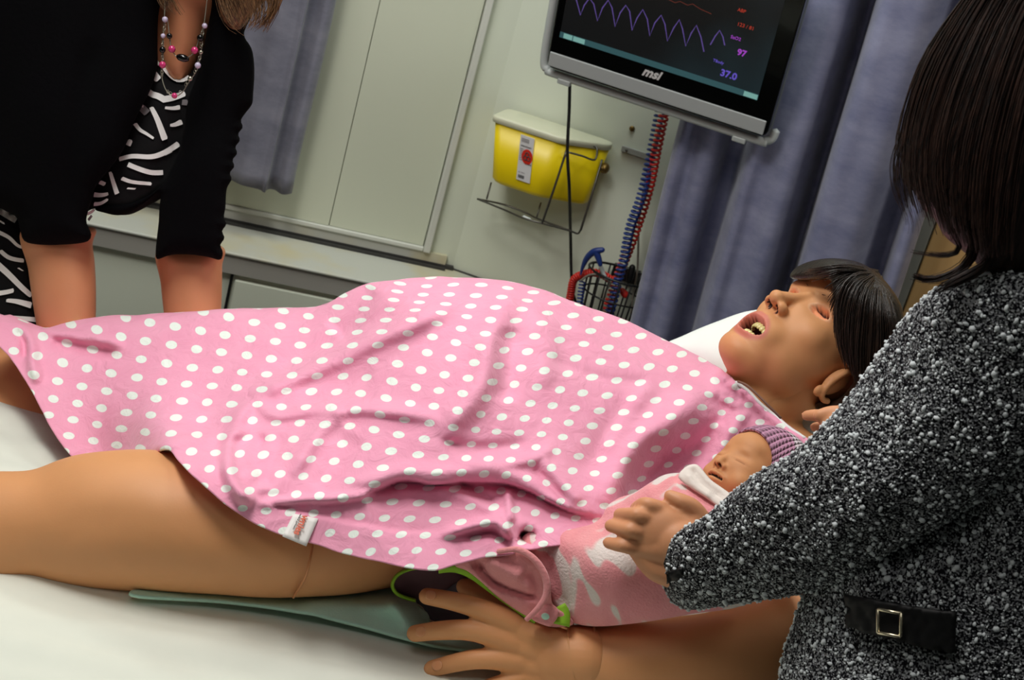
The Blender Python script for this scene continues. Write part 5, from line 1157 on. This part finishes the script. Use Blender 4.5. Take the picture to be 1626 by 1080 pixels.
# long dark hair
hb = inflate([(1590, -90), (1548, -20), (1515, 22), (1488, 70), (1466, 125), (1452, 180), (1444, 235), (1446, 285), (1462, 325), (1484, 348), (1500, 375), (1524, 395), (1545, 412), (1566, 436), (1600, 452), (1700, 455), (1800, 400), (1880, 200), (1880, -90)],
    [(1460, 200, 1.31), (1500, 320, 1.29), (1560, 200, 1.25), (1560, 400, 1.26), (1640, 420, 1.27), (1660, 200, 1.22), (1700, 0, 1.20), (1800, 200, 1.25), (1540, 20, 1.27)], 70, 9, .12,
    fl=[('ridge', [(1600, 0), (1560, 150), (1540, 300)], -.008, 14), ('ridge', [(1560, 0), (1510, 150), (1500, 300)], .006, 14), ('ridge', [(1650, 50), (1610, 200), (1600, 380)], .008, 18)])
hs1 = strands([[(1600, -90, 1.25), (1530, 0, 1.28), (1470, 90, 1.30), (1438, 180, 1.31), (1430, 250, 1.31), (1436, 300, 1.305), (1452, 345, 1.30)],
               [(1620, -90, 1.24), (1550, 0, 1.262), (1495, 100, 1.275), (1465, 200, 1.285), (1460, 280, 1.285), (1474, 335, 1.282), (1492, 380, 1.28)],
               [(1660, -90, 1.22), (1590, 0, 1.245), (1540, 110, 1.252), (1505, 220, 1.258), (1500, 300, 1.262), (1512, 360, 1.262), (1530, 410, 1.262)],
               [(1720, -90, 1.20), (1640, 0, 1.222), (1590, 120, 1.232), (1560, 240, 1.240), (1552, 330, 1.245), (1556, 390, 1.248), (1568, 440, 1.25)],
               [(1780, -90, 1.19), (1700, 10, 1.205), (1650, 130, 1.215), (1620, 250, 1.225), (1606, 340, 1.235), (1600, 400, 1.24), (1602, 448, 1.245)]], 900, .0008, 7, dj=.004)
lk = [strands([[(1478, 300, 1.285), (1492, 340, 1.285), (1512, 372, 1.285), (1522, 395, 1.287), (1500, 403, 1.29), (1465, 402, 1.292), (1432, 396, 1.295)], [(1486, 300, 1.28), (1502, 340, 1.28), (1520, 374, 1.28), (1526, 398, 1.283), (1502, 408, 1.287), (1468, 404, 1.29), (1436, 398, 1.292)]], 26, .00055, 2, dj=.002),
      strands([[(1500, 300, 1.275), (1520, 350, 1.275), (1540, 385, 1.275), (1532, 415, 1.278), (1502, 436, 1.283), (1468, 444, 1.287), (1434, 430, 1.29)], [(1516, 300, 1.27), (1536, 350, 1.27), (1552, 385, 1.27), (1542, 418, 1.275), (1508, 440, 1.28), (1474, 446, 1.285), (1440, 434, 1.288)]], 110, .0007, 3, dj=.002),
      strands([[(1540, 330, 1.262), (1560, 380, 1.262), (1566, 410, 1.265), (1540, 428, 1.27), (1510, 444, 1.276), (1488, 456, 1.282), (1474, 470, 1.288)], [(1560, 330, 1.258), (1576, 380, 1.258), (1580, 415, 1.262), (1556, 436, 1.268), (1522, 452, 1.275), (1498, 462, 1.28), (1480, 474, 1.287)]], 90, .0007, 3, dj=.002),
      strands([[(1452, 200, 1.30), (1440, 260, 1.30), (1446, 320, 1.30), (1456, 360, 1.30), (1450, 385, 1.30)], [(1430, 210, 1.305), (1416, 260, 1.305), (1420, 300, 1.305), (1434, 330, 1.305), (1444, 350, 1.305)]], 26, .0004, 5, dj=.002)]
hcap = ellipsoid(hO - _m[:, 1] * .030 + _m[:, 2] * .018, (.092, .104, .100), _m, 36, 24)
hback = capsule([hO - _m[:, 1] * .05 + _m[:, 2] * .02, hO - _m[:, 1] * .06 - _m[:, 2] * .08, P(1760, 420, 1.37)], [.09, .085, .06], 24)
obj('hair', join([hb, hs1, hcap, hback] + lk), 'dark_hair', pr_t)
tr_ = fuse(join([capsule([P(1660, 1240, 1.45), (.50, .90, .80), (.48, .92, .45), (.48, .92, .10)], [.09, .10, .085, .075], 18), capsule([P(1660, 1240, 1.45), (.72, .92, .80), (.74, .94, .45), (.74, .94, .10)], [.09, .10, .085, .075], 18)]), .012, 3)
obj('trousers', tr_, 'black_cloth', pr_t)

# ================================================================== PERSON ON THE LEFT (black cardigan)
pl_t = thing('person', 'person in a black cardigan and striped top pressing down behind the gown', 'person', (-0.62, 2.35, 0))
fa_ = inflate([(36, 360), (148, 360), (147, 385), (151, 420), (153, 470), (152, 520), (150, 600), (145, 660), (85, 660), (66, 560), (58, 520), (50, 470), (44, 425)], [(90, 400, 2.13), (100, 500, 2.13), (110, 640, 2.13)], 52, 7, rk=1.0)
fb_ = inflate([(252, 390), (352, 390), (353, 420), (353, 450), (351, 500), (345, 560), (335, 640), (280, 640), (266, 560), (260, 500), (255, 450)], [(300, 420, 2.15), (305, 500, 2.15), (310, 640, 2.15)], 50, 7, rk=1.0)
def simple_hand(c, dirv, side, up):
    c = np.array(c); dirv = np.array(dirv, float) / np.linalg.norm(dirv); side = np.array(side, float); out = [capsule([c, c + dirv * .05, c + dirv * .085], [(.030, .020), (.036, .017), (.036, .013)], 14, hint=up)]
    for k, (o, l) in enumerate(((-.027, .062), (-.009, .072), (.009, .068), (.027, .052))):
        a = c + dirv * .085 + side * o; out.append(capsule([a, a + dirv * l * .5 + up * .004, a + dirv * l - up * .006], [.0095, .0088, .0075], 10))
    a = c + dirv * .02 - side * .03; out.append(capsule([a, a + dirv * .03 - side * .022, a + dirv * .06 - side * .030], [.013, .0105, .009], 10))
    return out
wa = P(115, 650, 2.19); wb_ = P(308, 630, 2.20)
hl = simple_hand(wa, (.25, -.9, -.25), np.array((.96, .27, 0)), Z3) + simple_hand(wb_, (-.1, -.95, -.2), np.array((1.0, -.1, 0)), Z3)
nkL = inflate([(262, -90), (262, 0), (256, 60), (258, 90), (264, 112), (278, 132), (296, 130), (312, 100), (326, 60), (335, 0), (350, -90)], [(290, 100, 2.09), (290, 0, 2.06), (300, -80, 2.04)], 40, 6, .05)
hL = P(330, -190, 2.02); hvl, hfl, _m2 = person_head(hL, CR * .35 - CU * .75 - _f * .55, CU * .35 + CR * .85 - _f * .2)
hipv = capsule([P(60, 60, 2.24), P(-20, 250, 2.32), P(-40, 480, 2.34), P(-60, 700, 2.38)], [.08, .09, .09, .09], 20)
lg = [capsule([P(-60, 700, 2.38), P(-60, 700, 2.38) - Z3 * .3, np.array([-.95, 2.50, .08])], [.08, .065, .045], 16)]
LWP = P(-60, 700, 2.38)
lb_ = fuse(join([fa_, fb_, nkL, hipv, (hvl, hfl), capsule([hL - CU * .02 , P(300, -20, 2.12), P(270, 80, 2.18)], [.055, .055, .07], 18)] + lg + hl), .0045, 3)
obj('body', lb_, 'person_skin', pl_t)
lbo = pl_t.children[0]; set_tint(lbo, np.zeros((len(lb_[0]), 4)))
# striped top
top1 = inflate([(236, 60), (246, 88), (258, 108), (270, 124), (284, 130), (298, 122), (312, 100), (330, 60), (345, 60), (330, 200), (300, 290), (262, 312), (230, 330), (205, 341), (178, 340), (150, 331), (120, 345), (100, 320), (140, 200), (190, 100)],
    [(270, 130, 2.10), (230, 230, 2.11), (170, 320, 2.13), (300, 250, 2.12), (120, 320, 2.15)], 26, 6, .10, fl=[('ridge', [(270, 150), (250, 220), (200, 300)], .006, 26)])
top2 = inflate([(-120, 300), (0, 318), (30, 330), (60, 380), (64, 440), (72, 520), (90, 560), (90, 640), (-120, 700)], [(0, 400, 2.20), (40, 500, 2.20), (-80, 500, 2.20)], 40, 8, .16)
def stripes(vf, lst, off):
    out = []
    for ln, w0, w1 in lst: out.append(decal(vf, quadstrip(ln, w0 * 1.3, w1 * 1.3), off, 5, 1, 7))
    return join(out)
st1 = [([(257, 104), (268, 118), (280, 127), (292, 127), (300, 121)], 4, 4), ([(243, 82), (247, 95), (254, 104)], 5, 3), ([(239, 110), (246, 120), (252, 127)], 8, 9), ([(232, 141), (240, 149), (252, 153), (262, 159)], 7, 8), ([(258, 158), (275, 155), (294, 148)], 8, 7), ([(262, 171), (275, 172), (286, 170)], 3, 6),
       ([(240, 170), (250, 190), (262, 222)], 5, 8), ([(222, 165), (226, 172)], 6, 6), ([(214, 196), (222, 206), (232, 212), (244, 220)], 5, 3), ([(202, 225), (209, 228)], 8, 8), ([(189, 253), (210, 248), (240, 249), (262, 242), (284, 228)], 5, 7), ([(203, 261), (220, 268), (240, 274), (259, 274)], 6, 6), ([(193, 283), (210, 289), (241, 292)], 5, 4), ([(201, 299), (216, 300)], 2, 2),
       ([(175, 273), (180, 290), (186, 308)], 4, 6), ([(158, 289), (167, 293)], 5, 5), ([(149, 309), (160, 310), (172, 308)], 6, 4), ([(149, 324), (160, 323), (172, 316)], 5, 3), ([(137, 340), (145, 337), (150, 332)], 4, 3), ([(140, 350), (146, 342)], 3, 3), ([(270, 199), (278, 198), (289, 193)], 3, 7), ([(262, 246), (274, 240)], 2, 2)]
so = obj('striped_top', join([top1]), 'black_cloth', pl_t)
obj('stripe_print', stripes(top1, st1, .0022), 'white_print', so)
for ln_ in ([([(224, 170), (234, 180)], 9, 9)], [([(289, 162), (298, 163)], 7, 7)]): o = obj('stripe_patch', stripes(top1, ln_, .0022), 'grey_print', so); o['label'] = 'small grey patch in the stripe print'
to2 = obj('top_hem', top2, 'black_cloth', so)
st2 = [([(-6, 332), (10, 341), (26, 350)], 7, 8), ([(-4, 368), (14, 377), (28, 390), (40, 394)], 5, 3), ([(0, 398), (12, 408), (24, 412), (38, 414)], 5, 5), ([(-6, 418), (14, 436), (34, 456), (50, 470)], 8, 6), ([(-4, 466), (10, 464), (22, 461)], 6, 5), ([(10, 477), (28, 479), (50, 485)], 4, 8), ([(0, 503), (28, 505), (60, 508)], 4, 6), ([(-2, 350), (8, 356)], 2, 2), ([(28, 425), (38, 431)], 2, 1)]
obj('stripe_print', stripes(top2, st2, .003), 'white_print', so)
# cardigan: two fronts with sleeves
def ruch(x0, y0, x1, y1, n, a):     # ruched outline
    return [(x0 + (x1 - x0) * i / n + (a if i % 2 else -a * .4), y0 + (y1 - y0) * i / n) for i in range(n + 1)]
cA = inflate([(-160, -90), (270, -90), (262, -20), (252, 20), (250, 70), (250, 105), (240, 140), (226, 168), (210, 200), (196, 238), (176, 266), (160, 285), (150, 300), (146, 318), (140, 335), (137, 352), (143, 366), (145, 375), (138, 384), (110, 388), (70, 389), (40, 384), (32, 366), (26, 345), (10, 336), (-20, 325), (-160, 300)],
    [(100, 350, 2.085), (100, 200, 2.05), (220, 60, 2.05), (60, 0, 2.02), (-80, 200, 2.10), (200, 200, 2.06)], 40, 8, .12, fl=[('ridge', [(150, 60), (120, 200), (110, 360)], -.008, 18)])
cBo = [(348, -90), (410, -90), (420, -20), (392, 40), (388, 58), (400, 78), (404, 110), (402, 150), (400, 166), (388, 182)] + ruch(384, 192, 364, 285, 9, 4) + [(360, 300), (358, 330)] + ruch(357, 345, 350, 400, 5, 4) + [(350, 413), (330, 408), (300, 404), (270, 405), (250, 412), (247, 400), (250, 370), (252, 352), (253, 330), (254, 304), (230, 322), (206, 338), (186, 342), (166, 338), (150, 332), (175, 322), (215, 318), (250, 300), (268, 276), (284, 240), (293, 200), (298, 160), (310, 128), (318, 100), (326, 60), (336, 10)]
cB = inflate(cBo, [(300, 380, 2.10), (310, 250, 2.08), (350, 100, 2.07), (370, 0, 2.05), (200, 332, 2.115), (370, 200, 2.09)], 30, 6, .09, smooth=3)
co = obj('cardigan', join([cA, cB]), 'black_knit', pl_t)
# hair of the bending person
_fw = CR * .35 - CU * .75 - _f * .55
hcap1 = ellipsoid(hL - _m2[:, 1] * .026 + _m2[:, 2] * .016, (.092, .104, .100), _m2, 36, 24)
hfall = [capsule([hL + _m2[:, 0] * k * .075 + _m2[:, 2] * .03, hL + _m2[:, 0] * k * .085 - _m2[:, 2] * .05, P(*q)], [.035, .03, .018], 14) for k, q in ((1, (375, -20, 2.03)), (-1, (268, -60, 2.05)))]
obj('trousers', fuse(join([capsule([P(-30, 480, 2.36), LWP, LWP - Z3 * .3, np.array([-.95, 2.50, .10])], [.12, .13, .10, .08], 20)]), .012, 3), 'black_cloth', pl_t)
hl1 = inflate([(330, -110), (340, -30), (346, 5), (352, 28), (366, 46), (382, 46), (396, 30), (412, 10), (430, -5), (450, -20), (460, -110)], [(380, 0, 2.03), (350, -60, 2.0), (430, -60, 2.02)], 24, 6, .05)
hl2 = inflate([(250, -110), (248, -30), (254, 5), (262, 14), (270, 8), (276, -10), (290, -110)], [(264, -20, 2.035)], 14, 6, .03)
hls = strands([[(330, -110, 2.02), (340, -20, 2.03), (350, 20, 2.03), (366, 44, 2.03), (392, 56, 2.035)], [(380, -110, 2.0), (385, -20, 2.01), (396, 12, 2.015), (398, 36, 2.02), (384, 52, 2.03)], [(430, -110, 2.0), (425, -20, 2.01), (430, 5, 2.015), (424, 30, 2.02), (396, 48, 2.03)], [(460, -110, 2.0), (448, -20, 2.01), (444, 8, 2.015), (430, 25, 2.02), (420, 58, 2.03)]], 260, .0007, 4)
hls2 = strands([[(240, -100, 2.03), (248, -20, 2.03), (256, 8, 2.03), (270, 20, 2.03)], [(280, -100, 2.03), (272, -20, 2.03), (280, 6, 2.03), (296, 32, 2.035)]], 60, .0007, 3)
obj('hair', join([hl1, hl2, hls, hls2, hcap1] + hfall), 'fair_hair', pl_t)
# necklace: two strands of chain and beads
nk_ = obj('necklace', join([sweep([P(x, y, 2.035) for x, y in pp], .0008, 5, 5) for pp in ([(262, -10), (261, 30), (259, 58), (258, 100), (257, 122), (262, 140), (270, 150), (279, 153), (290, 146), (300, 130), (310, 116), (316, 100), (320, 78), (324, 40), (330, -10)], [(266, 30), (269, 56), (272, 76), (280, 90), (290, 93), (302, 89), (310, 80), (316, 62), (324, 40)])]), 'chain', pl_t)
def bead(x, y, r, m_, sy=1): obj('bead', ellipsoid(P(x, y, 2.028), (r * sy, r * .9, r), nu=14, nv=9), m_, nk_)
for x, y, r, m_, s_ in ((262, 31, .0042, 'bead_pearl', 1), (259, 57, .0034, 'bead_pearl', 1), (269, 57, .0040, 'bead_black', 1), (258, 79, .0044, 'bead_black', 1), (273, 78, .0050, 'bead_pink', 1), (258, 103, .0048, 'bead_pink', 1), (290, 92, .0052, 'bead_black', 1.8), (309, 80, .0050, 'bead_pink', 1), (325, 41, .0038, 'bead_pearl', 1), (318, 60, .0048, 'bead_black', 1), (314, 104, .0044, 'bead_pearl', 1), (277, 152, .0040, 'bead_pink', 1), (302, 125, .0036, 'chain', 1), (319, 83, .003, 'chain', 1)): bead(x, y, r, m_, s_)
# coarse chain links
lk_ = []
for (x0, y0, x1, y1) in ((259, 64, 258, 74), (258, 84, 258, 98), (257, 108, 257, 122), (264, 144, 273, 150), (282, 151, 288, 145), (293, 136, 300, 128), (308, 116, 313, 108), (315, 98, 319, 86), (319, 76, 322, 50), (262, 38, 260, 52)):
    n = max(2, int(math.hypot(x1 - x0, y1 - y0) / 4))
    for i in range(n):
        t = (i + .5) / n; c = P(x0 + (x1 - x0) * t, y0 + (y1 - y0) * t, 2.03); a0_ = i % 2
        lk_.append(sweep([c + CR * .0016 * math.cos(a) + (CU * .0024 if 1 else 0) * math.sin(a) + _f * .0012 * math.cos(a) * (1 if a0_ else -1) for a in np.linspace(0, 2 * math.pi, 11)], .0004, 4, 1, cap=False))
obj('chain_links', join(lk_), 'chain', nk_)
